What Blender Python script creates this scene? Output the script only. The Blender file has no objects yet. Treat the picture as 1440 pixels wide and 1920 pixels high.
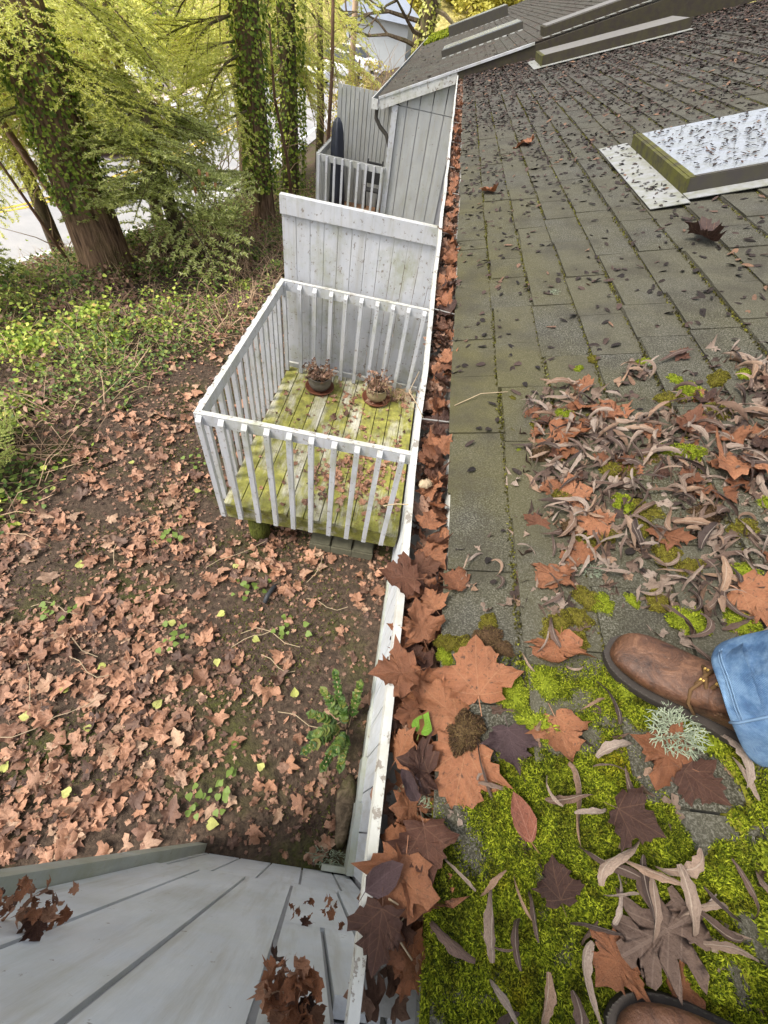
import bpy, math, random
import numpy as np
from mathutils import Matrix, Vector

random.seed(7)
rng = np.random.default_rng(11)
C = bpy.context.scene.collection
scene = bpy.context.scene
PI = math.pi

# ------------------------------------------------------------------ camera, world, sun, exposure
cam = bpy.data.cameras.new('camera')
camo = bpy.data.objects.new('camera', cam)
C.objects.link(camo)
cam.sensor_fit = 'HORIZONTAL'
cam.sensor_width = 36.0
cam.lens = 36.0 * 771.493 / 1440.0
cam.clip_start = 0.02
cam.clip_end = 600
camo.matrix_world = Matrix.Translation((0, 0, 3.45)) @ (
    Matrix.Rotation(-5.83216293e-02, 4, 'Z') @ Matrix.Rotation(6.66941771e-01, 4, 'X') @ Matrix.Rotation(2.32861368e-01, 4, 'Z'))
scene.camera = camo

SUN_EL, SUN_AZ = math.radians(52), math.radians(-115)      # azimuth measured from +Y towards +X
world = bpy.data.worlds.new('World')
scene.world = world
world.use_nodes = True
wn, wl = world.node_tree.nodes, world.node_tree.links
bg = wn['Background']
sky = wn.new('ShaderNodeTexSky')
sky.sky_type = 'NISHITA'
sky.sun_disc = False
sky.sun_elevation = SUN_EL
sky.sun_rotation = SUN_AZ
sky.air_density = 1.0
sky.dust_density = 4.0
sky.ozone_density = 1.0
hs = wn.new('ShaderNodeHueSaturation')
hs.inputs['Saturation'].default_value = 0.35
wl.new(sky.outputs[0], hs.inputs['Color'])
wl.new(hs.outputs[0], bg.inputs['Color'])
bg.inputs['Strength'].default_value = 0.14

sun = bpy.data.lights.new('sun', 'SUN')
sun.energy = 1.5
sun.angle = math.radians(15)
sun.color = (1.0, 0.93, 0.82)
suno = bpy.data.objects.new('sun', sun)
C.objects.link(suno)
sd = Vector((math.sin(SUN_AZ) * math.cos(SUN_EL), math.cos(SUN_AZ) * math.cos(SUN_EL), math.sin(SUN_EL)))
suno.rotation_euler = sd.to_track_quat('Z', 'Y').to_euler()
suno.location = (-10, 10, 30)

scene.view_settings.view_transform = 'Standard'
scene.view_settings.look = 'None'
scene.view_settings.exposure = 1.32
scene.view_settings.gamma = 1.0
scene.view_settings.use_curve_mapping = False

# ------------------------------------------------------------------ helpers: objects
def tag(o, label=None, cat=None, group=None, kind=None):
    if label: o['label'] = label
    if cat: o['category'] = cat
    if group: o['group'] = group
    if kind: o['kind'] = kind
    return o

def empty(name, loc=(0, 0, 0), label=None, cat=None, group=None, kind=None):
    o = bpy.data.objects.new(name, None)
    C.objects.link(o)
    o.location = loc
    o.empty_display_size = 0.1
    return tag(o, label, cat, group, kind)

def put(name, mesh, parent=None, M=None):
    """link an object for a mesh; M is the wanted world matrix"""
    o = bpy.data.objects.new(name, mesh)
    C.objects.link(o)
    if parent is not None:
        o.parent = parent
        o.matrix_parent_inverse = Matrix.Identity(4)
        pw = world_of(parent)
        o.matrix_basis = pw.inverted() @ (M if M is not None else Matrix.Identity(4))
    elif M is not None:
        o.matrix_basis = M
    return o

def world_of(o):
    m = o.matrix_basis.copy()
    p = o.parent
    while p is not None:
        m = p.matrix_basis @ m
        p = p.parent
    return m

class MB:
    """collects simple shapes; build() links them as ONE mesh object (coordinates are world coordinates)"""
    def __init__(s):
        s.v, s.f, s.uv = [], [], []
    def add(s, v, f):
        n = len(s.v)
        s.v.extend([tuple(p) for p in v])
        s.f.extend([tuple(n + i for i in q) for q in f])
    def box(s, lo, hi, M=None):
        x0, y0, z0 = lo; x1, y1, z1 = hi
        v = [(x0, y0, z0), (x1, y0, z0), (x1, y1, z0), (x0, y1, z0), (x0, y0, z1), (x1, y0, z1), (x1, y1, z1), (x0, y1, z1)]
        if M is not None: v = [tuple(M @ Vector(p)) for p in v]
        s.add(v, [(0, 3, 2, 1), (4, 5, 6, 7), (0, 1, 5, 4), (1, 2, 6, 5), (2, 3, 7, 6), (3, 0, 4, 7)])
    def tube(s, pts, rad, n=8, cap=True):
        pts = [Vector(p) for p in pts]
        if not hasattr(rad, '__len__'): rad = [rad] * len(pts)
        base = len(s.v); up = None
        for i, p in enumerate(pts):
            t = (pts[min(i + 1, len(pts) - 1)] - pts[max(i - 1, 0)])
            t = t.normalized() if t.length > 1e-9 else Vector((0, 0, 1))
            if up is None: up = Vector((1, 0, 0)) if abs(t.x) < .8 else Vector((0, 1, 0))
            a = t.cross(up).normalized(); b = t.cross(a).normalized(); up = -(t.cross(a)).cross(Vector((0, 0, 0))) if False else a.cross(t)
            for k in range(n):
                an = 2 * PI * k / n
                s.v.append(tuple(p + (a * math.cos(an) + b * math.sin(an)) * rad[i]))
        for i in range(len(pts) - 1):
            for k in range(n):
                k2 = (k + 1) % n
                s.f.append((base + i * n + k, base + i * n + k2, base + (i + 1) * n + k2, base + (i + 1) * n + k))
        if cap:
            s.f.append(tuple(base + k for k in range(n))[::-1])
            s.f.append(tuple(base + (len(pts) - 1) * n + k for k in range(n)))
    def rings(s, rings, cap0=True, cap1=True, closed=True):
        base = len(s.v); n = len(rings[0])
        for r in rings: s.v.extend([tuple(p) for p in r])
        for i in range(len(rings) - 1):
            for k in range(n if closed else n - 1):
                k2 = (k + 1) % n
                s.f.append((base + i * n + k, base + i * n + k2, base + (i + 1) * n + k2, base + (i + 1) * n + k))
        if cap0: s.f.append(tuple(base + k for k in range(n))[::-1])
        if cap1: s.f.append(tuple(base + (len(rings) - 1) * n + k for k in range(n)))
    def lathe(s, prof, c=(0, 0, 0), n=24):
        base = len(s.v)
        for r, z in prof:
            for k in range(n):
                a = 2 * PI * k / n
                s.v.append((c[0] + r * math.cos(a), c[1] + r * math.sin(a), c[2] + z))
        for i in range(len(prof) - 1):
            for k in range(n):
                k2 = (k + 1) % n
                s.f.append((base + i * n + k, base + i * n + k2, base + (i + 1) * n + k2, base + (i + 1) * n + k))
    def mesh(s, name, mat, smooth=False, origin=None):
        me = bpy.data.meshes.new(name)
        v = s.v
        if origin is not None:
            v = [(p[0] - origin[0], p[1] - origin[1], p[2] - origin[2]) for p in v]
        me.from_pydata(v, [], s.f)
        if smooth: me.polygons.foreach_set('use_smooth', [True] * len(me.polygons))
        me.materials.append(mat)
        me.update()
        return me
    def build(s, name, mat, parent=None, smooth=False, origin=None):
        me = s.mesh(name, mat, smooth, origin)
        M = Matrix.Translation(origin) if origin is not None else None
        return put(name, me, parent, M)

def np_mesh(name, V, F, mat, smooth=False, uv=None):
    """fast mesh from numpy arrays; F is (n,3) or (n,4); uv is per vertex"""
    me = bpy.data.meshes.new(name)
    V = np.asarray(V, np.float32); F = np.asarray(F, np.int32)
    k = F.shape[1]
    me.vertices.add(len(V)); me.vertices.foreach_set('co', V.ravel())
    me.loops.add(F.size); me.loops.foreach_set('vertex_index', F.ravel())
    me.polygons.add(len(F))
    me.polygons.foreach_set('loop_start', np.arange(0, F.size, k, dtype=np.int32))
    me.polygons.foreach_set('loop_total', np.full(len(F), k, np.int32))
    me.polygons.foreach_set('use_smooth', np.full(len(F), smooth, bool))
    if uv is not None:
        u = me.uv_layers.new(name='UVMap')
        u.data.foreach_set('uv', np.asarray(uv, np.float32)[F.ravel()].ravel())
    me.materials.append(mat)
    me.update(calc_edges=True)
    return me

def rotmats(yaw, pitch, roll):
    """stack of Rz(yaw) Rx(pitch) Ry(roll)"""
    n = len(yaw)
    cy, sy, cp, sp, cr, sr = np.cos(yaw), np.sin(yaw), np.cos(pitch), np.sin(pitch), np.cos(roll), np.sin(roll)
    Z = np.zeros((n, 3, 3)); X = np.zeros((n, 3, 3)); Y = np.zeros((n, 3, 3))
    Z[:, 0, 0] = cy; Z[:, 0, 1] = -sy; Z[:, 1, 0] = sy; Z[:, 1, 1] = cy; Z[:, 2, 2] = 1
    X[:, 0, 0] = 1; X[:, 1, 1] = cp; X[:, 1, 2] = -sp; X[:, 2, 1] = sp; X[:, 2, 2] = cp
    Y[:, 1, 1] = 1; Y[:, 0, 0] = cr; Y[:, 0, 2] = sr; Y[:, 2, 0] = -sr; Y[:, 2, 2] = cr
    return Z @ X @ Y

def scatter(tv, tf, R, loc, sc):
    """copies of a template: returns V, F"""
    n, m = len(loc), len(tv)
    sc = np.asarray(sc)
    if sc.ndim == 1: sc = np.repeat(sc[:, None], 3, 1)
    V = np.einsum('nij,nmj->nmi', R, tv[None] * sc[:, None, :]) + loc[:, None, :]
    F = tf[None] + (np.arange(n) * m)[:, None, None]
    return V.reshape(-1, 3), F.reshape(-1, tf.shape[1])

class Acc:
    """accumulates V, F, uv blocks"""
    def __init__(s): s.V, s.F, s.U, s.n = [], [], [], 0
    def add(s, V, F, U=None):
        s.V.append(V); s.F.append(F + s.n); s.n += len(V)
        if U is not None: s.U.append(U)
    def mesh(s, name, mat, smooth=False):
        return np_mesh(name, np.concatenate(s.V), np.concatenate(s.F), mat, smooth, np.concatenate(s.U) if s.U else None)

_lat = np.random.default_rng(5).random((256, 256))
def vnoise(x, y, sc):
    x = np.asarray(x) * sc + 57.3; y = np.asarray(y) * sc + 91.7
    xi = np.floor(x).astype(int); yi = np.floor(y).astype(int)
    fx = x - xi; fy = y - yi
    fx = fx * fx * (3 - 2 * fx); fy = fy * fy * (3 - 2 * fy)
    g = lambda a, b: _lat[a % 256, b % 256]
    return (g(xi, yi) * (1 - fx) + g(xi + 1, yi) * fx) * (1 - fy) + (g(xi, yi + 1) * (1 - fx) + g(xi + 1, yi + 1) * fx) * fy
def fbm(x, y, sc):
    return (vnoise(x, y, sc) * .55 + vnoise(x, y, sc * 2.1) * .28 + vnoise(x, y, sc * 4.3) * .17)

# ------------------------------------------------------------------ helpers: materials
class N:
    def __init__(s, name, rough=.8, spec=.3):
        s.m = bpy.data.materials.new(name); s.m.use_nodes = True
        s.t = s.m.node_tree; s.b = s.t.nodes['Principled BSDF']
        s.b.inputs['Roughness'].default_value = rough
        s.b.inputs['Specular IOR Level'].default_value = spec
        s._pos = s._obj = None
    def n(s, t): return s.t.nodes.new(t)
    def l(s, a, b): s.t.links.new(a, b)
    def setv(s, sock, v):
        if hasattr(v, 'is_output') or isinstance(v, bpy.types.NodeSocket): s.l(v, sock)
        else: sock.default_value = v
    @property
    def pos(s):
        if s._pos is None: s._pos = s.n('ShaderNodeNewGeometry')
        return s._pos.outputs['Position']
    @property
    def island(s):
        return s.n('ShaderNodeNewGeometry').outputs['Random Per Island']
    @property
    def orand(s):
        return s.n('ShaderNodeObjectInfo').outputs['Random']
    @property
    def obj(s):
        if s._obj is None: s._obj = s.n('ShaderNodeTexCoord')
        return s._obj.outputs['Object']
    @property
    def uv(s):
        return s.n('ShaderNodeTexCoord').outputs['UV']
    def scale(s, vec, k):
        q = s.n('ShaderNodeVectorMath'); q.operation = 'MULTIPLY'; s.l(vec, q.inputs[0]); q.inputs[1].default_value = k; return q.outputs[0]
    def addv(s, vec, k):
        q = s.n('ShaderNodeVectorMath'); q.operation = 'ADD'; s.l(vec, q.inputs[0]); s.setv(q.inputs[1], k); return q.outputs[0]
    def noise(s, vec, sc, det=4, rough=.55, dist=0):
        q = s.n('ShaderNodeTexNoise'); s.l(vec, q.inputs['Vector']); q.inputs['Scale'].default_value = sc
        q.inputs['Detail'].default_value = det; q.inputs['Roughness'].default_value = rough; q.inputs['Distortion'].default_value = dist
        return q.outputs['Fac']
    def voro(s, vec, sc):
        q = s.n('ShaderNodeTexVoronoi'); s.l(vec, q.inputs['Vector']); q.inputs['Scale'].default_value = sc; return q
    def ramp(s, fac, stops):
        q = s.n('ShaderNodeValToRGB'); e = q.color_ramp.elements
        while len(e) < len(stops): e.new(.5)
        for i, (p, c) in enumerate(stops):
            e[i].position = p
            if not hasattr(c, '__len__'): c = (c, c, c)
            e[i].color = (*c, 1)
        s.l(fac, q.inputs[0]); return q.outputs[0]
    def mix(s, fac, a, b, mode='MIX'):
        q = s.n('ShaderNodeMix'); q.data_type = 'RGBA'; q.blend_type = mode
        s.setv(q.inputs[0], fac)
        for k, v in ((6, a), (7, b)):
            if isinstance(v, tuple): v = (*v, 1)
            s.setv(q.inputs[k], v)
        return q.outputs[2]
    def math(s, op, a, b=None, c=None):
        q = s.n('ShaderNodeMath'); q.operation = op
        s.setv(q.inputs[0], a)
        if b is not None: s.setv(q.inputs[1], b)
        if c is not None: s.setv(q.inputs[2], c)
        return q.outputs[0]
    def sep(s, vec):
        q = s.n('ShaderNodeSeparateXYZ'); s.l(vec, q.inputs[0]); return q.outputs
    def col(s, c):
        s.setv(s.b.inputs['Base Color'], (*c, 1) if isinstance(c, tuple) else c)
    def bump(s, h, strength=.4, dist=.01):
        q = s.n('ShaderNodeBump'); q.inputs['Strength'].default_value = strength; q.inputs['Distance'].default_value = dist
        s.l(h, q.inputs['Height']); s.l(q.outputs[0], s.b.inputs['Normal'])
    def translucent(s, colour, k=.35):
        tr = s.n('ShaderNodeBsdfTranslucent'); s.setv(tr.inputs['Color'], colour)
        mx = s.n('ShaderNodeMixShader'); mx.inputs[0].default_value = k
        s.l(s.b.outputs[0], mx.inputs[1]); s.l(tr.outputs[0], mx.inputs[2])
        out = [q for q in s.t.nodes if q.type == 'OUTPUT_MATERIAL'][0]
        s.l(mx.outputs[0], out.inputs['Surface'])

def plain(name, c, rough=.7, spec=.3, var=.25, sc=12, bump=.15):
    q = N(name, rough, spec)
    n1 = q.noise(q.pos, sc, 5)
    q.col(q.mix(n1, tuple(x * (1 - var) for x in c), tuple(min(1, x * (1 + var)) for x in c)))
    if bump: q.bump(q.noise(q.pos, sc * 6, 4), bump, .004)
    return q.m

def white_paint(name, base=(.66, .68, .72), chip=.5, algae=.3, mott=.5):
    q = N(name, .55, .35)
    p = q.pos
    d = q.noise(q.scale(p, (3, 3, 1.2)), 2.2, 5)
    c = q.mix(q.ramp(d, [(.35, 0.), (.7, 1.)]), tuple(x * .78 for x in base), base)
    blot = q.noise(p, 9, 6, .72)
    c = q.mix(q.math('MULTIPLY', q.ramp(blot, [(.40, 0.), (.66, 1.)]), mott), c, tuple(min(1, x * k) for x, k in zip(base, (.80, .84, .90))))
    streak = q.noise(q.scale(p, (22, 22, 1.6)), 1.0, 5, .65)
    c = q.mix(q.math('MULTIPLY', q.ramp(streak, [(.50, 0.), (.72, 1.)]), .5), c, (.29, .27, .21))
    al = q.noise(p, 3.1, 6, .7)
    c = q.mix(q.math('MULTIPLY', q.ramp(al, [(.50, 0.), (.70, 1.)]), algae), c, (.20, .21, .075))
    ch = q.noise(p, 26, 6, .7)
    k = q.ramp(ch, [(.66 - .06 * chip, 0.), (.68 - .06 * chip, 1.)])
    c = q.mix(q.math('MULTIPLY', k, .8), c, (.17, .14, .11))
    q.col(c)
    q.bump(q.math('ADD', q.noise(q.scale(p, (40, 40, 6)), 3, 5), q.math('MULTIPLY', k, -.6)), .35, .003)
    return q.m

M = {}
M['paint'] = white_paint('white_paint', (.49, .497, .515), chip=.85, algae=.5)
M['rail_top'] = white_paint('chipped_white_paint', (.52, .52, .495), chip=1.3, algae=.5)
M['gutter'] = white_paint('gutter_paint', (.55, .55, .515), chip=1.2, algae=.25)
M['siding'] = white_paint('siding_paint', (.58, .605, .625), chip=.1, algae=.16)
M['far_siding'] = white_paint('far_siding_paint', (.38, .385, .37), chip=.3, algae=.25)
M['trim'] = white_paint('trim_paint', (.36, .38, .34), chip=.3, algae=.45)
M['groove'] = plain('grey_groove_wood', (.30, .30, .31), .9)  # grey backing that shows between the siding planks
M['dark'] = plain('dark_void_wood', (.03, .028, .025), .95, bump=0)

def shingle_mat():
    q = N('granule_shingle', .92, .2)
    p = q.pos
    r = q.orand
    g = q.noise(p, 300, 3, .75)
    base = q.ramp(g, [(.35, (.011, .011, .009)), (.5, (.048, .047, .039)), (.63, (.175, .17, .145))])
    base = q.mix(q.math('MULTIPLY', r, .45), base, (.085, .082, .075))
    x, y, z = q.sep(p)
    al = q.noise(p, 2.4, 5, .65)
    near = q.math('MULTIPLY', q.ramp(q.math('MULTIPLY', y, .125), [(.0, .35), (.12, .75), (.3, .65), (.7, .12)]),
                  q.ramp(x, [(.2, 1.), (.75, .45)]))
    k = q.math('MULTIPLY', q.ramp(q.math('ADD', al, q.math('MULTIPLY', r, .16)), [(.36, .1), (.66, 1.)]), near)
    base = q.mix(q.math('MULTIPLY', k, .85), base, (.082, .072, .016))
    wet = q.noise(p, 7, 5, .6)
    base = q.mix(q.math('MULTIPLY', q.ramp(wet, [(.46, 0.), (.66, 1.)]), .55), base, (.038, .034, .026))
    far = q.math('MULTIPLY', q.ramp(q.noise(p, 3.3, 6, .7), [(.42, 0.), (.6, 1.)]), q.ramp(q.math('MULTIPLY', y, .1), [(.3, 0.), (.75, .6)]))
    base = q.mix(far, base, (.055, .038, .03))
    q.col(base)
    q.bump(q.math('ADD', g, q.math('MULTIPLY', q.noise(p, 60, 3), .6)), .7, .004)
    return q.m
M['shingle'] = shingle_mat()
M['felt'] = plain('roof_underlay', (.045, .045, .04), .95)

def deck_mat():
    q = N('mossy_deck_wood', .8, .25)
    p = q.pos
    x, y, z = q.sep(p)
    r = q.orand
    pr = q.addv(p, q.scale(q.n('ShaderNodeCombineXYZ').outputs[0], (1, 1, 1)))
    grain = q.noise(q.scale(p, (60, 3, 60)), 1.5, 6, .65)
    wood = q.ramp(grain, [(.3, (.20, .185, .14)), (.55, (.40, .385, .31)), (.75, (.54, .53, .46))])
    a = q.noise(q.scale(p, (6, 1.8, 6)), 1.3, 6, .65)
    green = q.ramp(q.noise(p, 9, 5, .7), [(.3, (.075, .078, .012)), (.55, (.22, .215, .03)), (.75, (.38, .36, .09))])
    k = q.ramp(q.math('ADD', a, q.math('MULTIPLY', r, .14)), [(.41, 0.), (.62, 1.)])
    c = q.mix(q.math('MULTIPLY', k, .92), wood, green)
    dk = q.noise(p, 14, 6, .75)
    c = q.mix(q.ramp(dk, [(.52, 0.), (.68, .8)]), c, (.09, .065, .03))
    q.col(c)
    q.bump(grain, .5, .003)
    return q.m
M['deck'] = deck_mat()

def ground_mat():
    q = N('leaf_litter_soil', .95, .15)
    p = q.pos
    n1 = q.noise(p, 1.3, 6, .65)
    n2 = q.noise(p, 22, 6, .75)
    n3 = q.noise(p, 90, 4, .7)
    soil = q.ramp(n2, [(.3, (.022, .017, .013)), (.5, (.072, .052, .038)), (.66, (.14, .098, .068)), (.8, (.22, .15, .10))])
    soil = q.mix(q.ramp(n3, [(.45, 0.), (.75, .6)]), soil, (.09, .058, .04))
    green = q.ramp(n3, [(.3, (.02, .028, .006)), (.55, (.065, .08, .014)), (.8, (.12, .14, .03))])
    k = q.math('MULTIPLY', q.ramp(n1, [(.5, 0.), (.66, 1.)]), q.ramp(n2, [(.35, .3), (.6, 1.)]))
    q.col(q.mix(k, soil, green))
    q.bump(q.math('ADD', n2, q.math('MULTIPLY', n3, .5)), .9, .03)
    return q.m
M['ground'] = ground_mat()

def hill_mat():
    q = N('dry_grass_hillside', .95, .1)
    p = q.pos
    n1 = q.noise(p, .35, 6, .7); n2 = q.noise(q.scale(p, (1, 1, .25)), 2.2, 5, .7)
    c = q.ramp(n2, [(.3, (.15, .13, .04)), (.5, (.34, .29, .10)), (.7, (.52, .46, .20))])
    c = q.mix(q.ramp(n1, [(.5, 0.), (.65, .6)]), c, (.14, .16, .035))
    q.col(c); q.bump(n2, .8, .2)
    return q.m
M['hill'] = hill_mat()

def asphalt():
    q = N('wet_asphalt', .55, .4)
    n1 = q.noise(q.pos, 1.1, 5, .6); n2 = q.noise(q.pos, 60, 3, .6)
    c = q.ramp(n2, [(.3, (.22, .22, .225)), (.7, (.34, .34, .345))])
    q.col(q.mix(q.ramp(n1, [(.35, 0.), (.65, .5)]), c, (.42, .40, .39)))
    q.bump(n2, .3, .004)
    return q.m
M['asphalt'] = asphalt()
M['gravel'] = plain('pale_gravel_lot', (.56, .46, .42), .95, var=.3, sc=3)
M['line_white'] = plain('road_line_white', (.78, .78, .75), .6, var=.1)
M['line_yellow'] = plain('road_line_yellow', (.62, .42, .06), .6, var=.1)

def leaf_mat(name, stops, veins=None, vein_col=(.45, .26, .14), rnd='object', rough=.6, spec=.35, trans=.18, spots=.5, vk=.7):
    q = N(name, rough, spec)
    r = q.orand if rnd == 'object' else q.island
    c = q.ramp(r, stops)
    uv = q.uv
    off = q.addv(uv, q.scale(q.n('ShaderNodeCombineXYZ').outputs[0], (1, 1, 1)))
    cx = q.n('ShaderNodeCombineXYZ'); q.l(q.math('MULTIPLY', r, 37.), cx.inputs[2])
    vr = q.addv(uv, cx.outputs[0])
    n1 = q.noise(vr, 3.2, 5, .65)
    c = q.mix(q.math('MULTIPLY', q.ramp(n1, [(.35, 0.), (.7, 1.)]), .45), c, q.mix(1., c, (.45, .36, .34), 'MULTIPLY'))
    n2 = q.noise(vr, 11, 4, .7)
    c = q.mix(q.math('MULTIPLY', q.ramp(n2, [(.58, 0.), (.66, 1.)]), spots), c, (.05, .03, .022))
    n3 = q.noise(vr, 28, 5, .75)
    c = q.mix(q.ramp(n3, [(.35, .45), (.62, 0.)]), c, q.mix(1., c, (.5, .42, .38), 'MULTIPLY'))
    height = n1
    if veins:
        x, y, z = q.sep(uv)
        tot = None
        for a, (ox, oy), w in veins:
            ca, sa = math.cos(a), math.sin(a)
            al = q.math('ADD', q.math('MULTIPLY', q.math('SUBTRACT', x, ox), ca), q.math('MULTIPLY', q.math('SUBTRACT', y, oy), sa))
            pe = q.math('ABSOLUTE', q.math('SUBTRACT', q.math('MULTIPLY', q.math('SUBTRACT', x, ox), sa), q.math('MULTIPLY', q.math('SUBTRACT', y, oy), ca)))
            v = q.math('MULTIPLY', q.math('LESS_THAN', pe, w), q.math('GREATER_THAN', al, 0.))
            tot = v if tot is None else q.math('MAXIMUM', tot, v)
        c = q.mix(q.math('MULTIPLY', tot, vk), c, q.mix(.5, c, vein_col))
        height = q.math('ADD', n1, tot)
    q.col(c)
    q.bump(q.math('ADD', height, q.math('MULTIPLY', n3, .8)), .8, .004)
    if trans: q.translucent(c, trans)
    return q.m

def palm_veins(w=.012):
    out = []
    b = (0, .02)
    for a in (90, 47, 133, 5, 175): out.append((math.radians(a), b, w))
    for a0 in (90, 47, 133):
        ca, sa = math.cos(math.radians(a0)), math.sin(math.radians(a0))
        for t in (.28, .46, .64):
            for s in (-42, 42):
                out.append((math.radians(a0 + s), (ca * t, sa * t + .02), w * .45))
    return out
BROWN = [(0., (.075, .038, .026)), (.2, (.23, .092, .042)), (.45, (.31, .135, .066)), (.65, (.20, .08, .038)), (.85, (.12, .052, .032)), (1., (.055, .03, .024))]
DULL = [(0., (.06, .036, .026)), (.3, (.18, .10, .066)), (.6, (.30, .17, .11)), (.85, (.42, .26, .18)), (1., (.10, .06, .042))]
GREY = [(0., (.055, .037, .03)), (.25, (.14, .092, .07)), (.45, (.25, .185, .14)), (.62, (.36, .295, .245)), (.8, (.33, .215, .14)), (1., (.09, .055, .042))]
M['maple'] = leaf_mat('dry_maple_leaf', BROWN, palm_veins(), (.30, .17, .10), rough=.48, vk=.38)
M['tan_maple'] = leaf_mat('tan_maple_leaf', [(0., (.31, .125, .058)), (.5, (.37, .165, .082)), (1., (.27, .105, .045))], palm_veins(.009), (.40, .22, .12), rough=.42, spots=.8)
M['maple_ground'] = leaf_mat('fallen_maple_leaf', [(0., (.11, .062, .046)), (.16, (.27, .14, .085)), (.4, (.54, .295, .18)), (.65, (.46, .24, .14)), (.84, (.27, .15, .105)), (1., (.58, .40, .27))], palm_veins(.02), rough=.55, vk=.35)
M['maple_bulk'] = leaf_mat('fallen_leaf_bulk', DULL, None, rnd='island', rough=.6, trans=.1)
M['willow'] = leaf_mat('curled_narrow_leaf', GREY, [(PI / 2, (0, 0), .02)], (.5, .42, .34), rough=.55, trans=.08, spots=.45)
M['willow_bulk'] = leaf_mat('curled_narrow_leaf_bulk', GREY, None, rnd='island', rough=.6, trans=.08)
M['crumb'] = leaf_mat('dark_leaf_crumb', [(0., (.012, .009, .008)), (.6, (.035, .024, .02)), (.9, (.085, .055, .045)), (1., (.22, .13, .08))], None, rnd='island', rough=.8, trans=0)
M['purple_leaf'] = leaf_mat('purple_black_leaf', [(0., (.065, .04, .042)), (1., (.085, .052, .054))], palm_veins(), (.15, .10, .10), rough=.42, vk=.5)
M['red_leaf'] = leaf_mat('red_brown_leaf', [(0., (.24, .085, .055)), (1., (.27, .10, .06))], palm_veins(), (.4, .2, .14), rough=.4)
M['green_leaf'] = leaf_mat('fresh_green_leaf', [(0., (.16, .34, .03)), (1., (.18, .36, .035))], palm_veins(), (.34, .48, .12), rough=.45, spots=0)
M['oak_leaf'] = leaf_mat('brown_oak_leaf', [(0., (.105, .070, .052)), (1., (.12, .080, .060))], [(PI / 2, (0, 0), .015)] + [(math.radians(90 + s * 40), (0, t), .007) for t in (.25, .42, .6, .75) for s in (-1, 1)], (.20, .145, .115), rough=.45)
M['lime_leaf'] = leaf_mat('yellow_green_fallen_leaf', [(0., (.42, .46, .10)), (1., (.52, .54, .17))], None, rough=.5, spots=.15)

def foliage(name, stops, rnd='island', trans=.3, rough=.55):
    q = N(name, rough, .3)
    c = q.ramp(q.island, stops)
    big = q.noise(q.pos, 1.4, 3)
    c = q.mix(q.ramp(big, [(.35, 0.), (.65, .35)]), c, q.mix(1., c, (.6, .68, .55), 'MULTIPLY'))
    q.col(c); q.translucent(c, trans)
    return q.m
M['moss'] = foliage('bright_moss', [(0., (.04, .055, .004)), (.35, (.15, .19, .009)), (.7, (.29, .34, .018)), (1., (.46, .49, .05))], trans=.35, rough=.8)
def moss_mat():
    q = N('plush_moss', .85, .2)
    p = q.pos
    c = q.ramp(q.island, [(0., (.022, .034, .003)), (.3, (.085, .12, .006)), (.65, (.25, .30, .014)), (1., (.46, .50, .038))])
    n1 = q.noise(p, 11, 4, .6); n2 = q.noise(p, 42, 3, .6)
    c = q.mix(q.ramp(n1, [(.34, .9), (.5, 0.)]), c, q.mix(1., c, (.42, .42, .5), 'MULTIPLY'))
    c = q.mix(q.ramp(n1, [(.58, 0.), (.72, .75)]), c, q.mix(1., c, (.95, .62, .4), 'MULTIPLY'))
    c = q.mix(q.ramp(n2, [(.36, .85), (.5, 0.)]), c, q.mix(1., c, (.45, .40, .4), 'MULTIPLY'))
    q.col(c); q.translucent(c, .35)
    return q.m
M['moss_plush'] = moss_mat()
M['moss_dark'] = foliage('olive_moss', [(0., (.05, .04, .008)), (.4, (.12, .095, .012)), (.8, (.20, .18, .02)), (1., (.33, .32, .04))], trans=.3, rough=.8)
M['moss_seam'] = foliage('seam_moss', [(0., (.025, .022, .006)), (.5, (.075, .066, .010)), (.85, (.14, .13, .016)), (1., (.26, .26, .03))], trans=.25, rough=.8)
M['moss_brown'] = foliage('brown_moss', [(0., (.035, .02, .012)), (.5, (.09, .05, .025)), (1., (.15, .10, .04))], trans=.2, rough=.9)
M['lichen'] = foliage('pale_lichen', [(0., (.20, .24, .17)), (.5, (.32, .37, .26)), (1., (.44, .49, .37))], trans=.2, rough=.8)
M['bramble'] = foliage('bramble_leaf', [(0., (.11, .17, .02)), (.35, (.26, .37, .045)), (.7, (.43, .52, .08)), (.93, (.62, .64, .14)), (1., (.60, .36, .13))])
M['ivy_ground'] = foliage('ground_ivy_leaf', [(0., (.055, .095, .025)), (.5, (.14, .21, .045)), (.85, (.25, .32, .065)), (1., (.42, .45, .12))])
M['ivy'] = foliage('ivy_leaf', [(0., (.06, .10, .02)), (.4, (.17, .25, .035)), (.75, (.35, .43, .06)), (1., (.58, .62, .12))])
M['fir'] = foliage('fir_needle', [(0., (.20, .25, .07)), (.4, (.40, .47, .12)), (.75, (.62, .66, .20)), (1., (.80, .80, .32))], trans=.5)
M['fir_sunlit'] = foliage('sun_tinted_fir_needle', [(0., (.42, .46, .07)), (.35, (.72, .73, .16)), (.7, (.88, .86, .28)), (1., (.95, .92, .45))], trans=.55)  # paler, yellower fir needles; sunlight is put into the colour
M['spruce'] = foliage('blue_green_needle', [(0., (.24, .28, .09)), (.4, (.50, .54, .17)), (.75, (.70, .73, .28)), (1., (.88, .88, .50))], trans=.55)
M['fern'] = leaf_mat('mahonia_leaflet', [(0., (.03, .08, .012)), (.5, (.075, .15, .022)), (.8, (.14, .21, .035)), (1., (.24, .22, .045))], [(PI / 2, (0, 0), .03)], (.3, .4, .12), rough=.35, spots=0, trans=.25)
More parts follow.
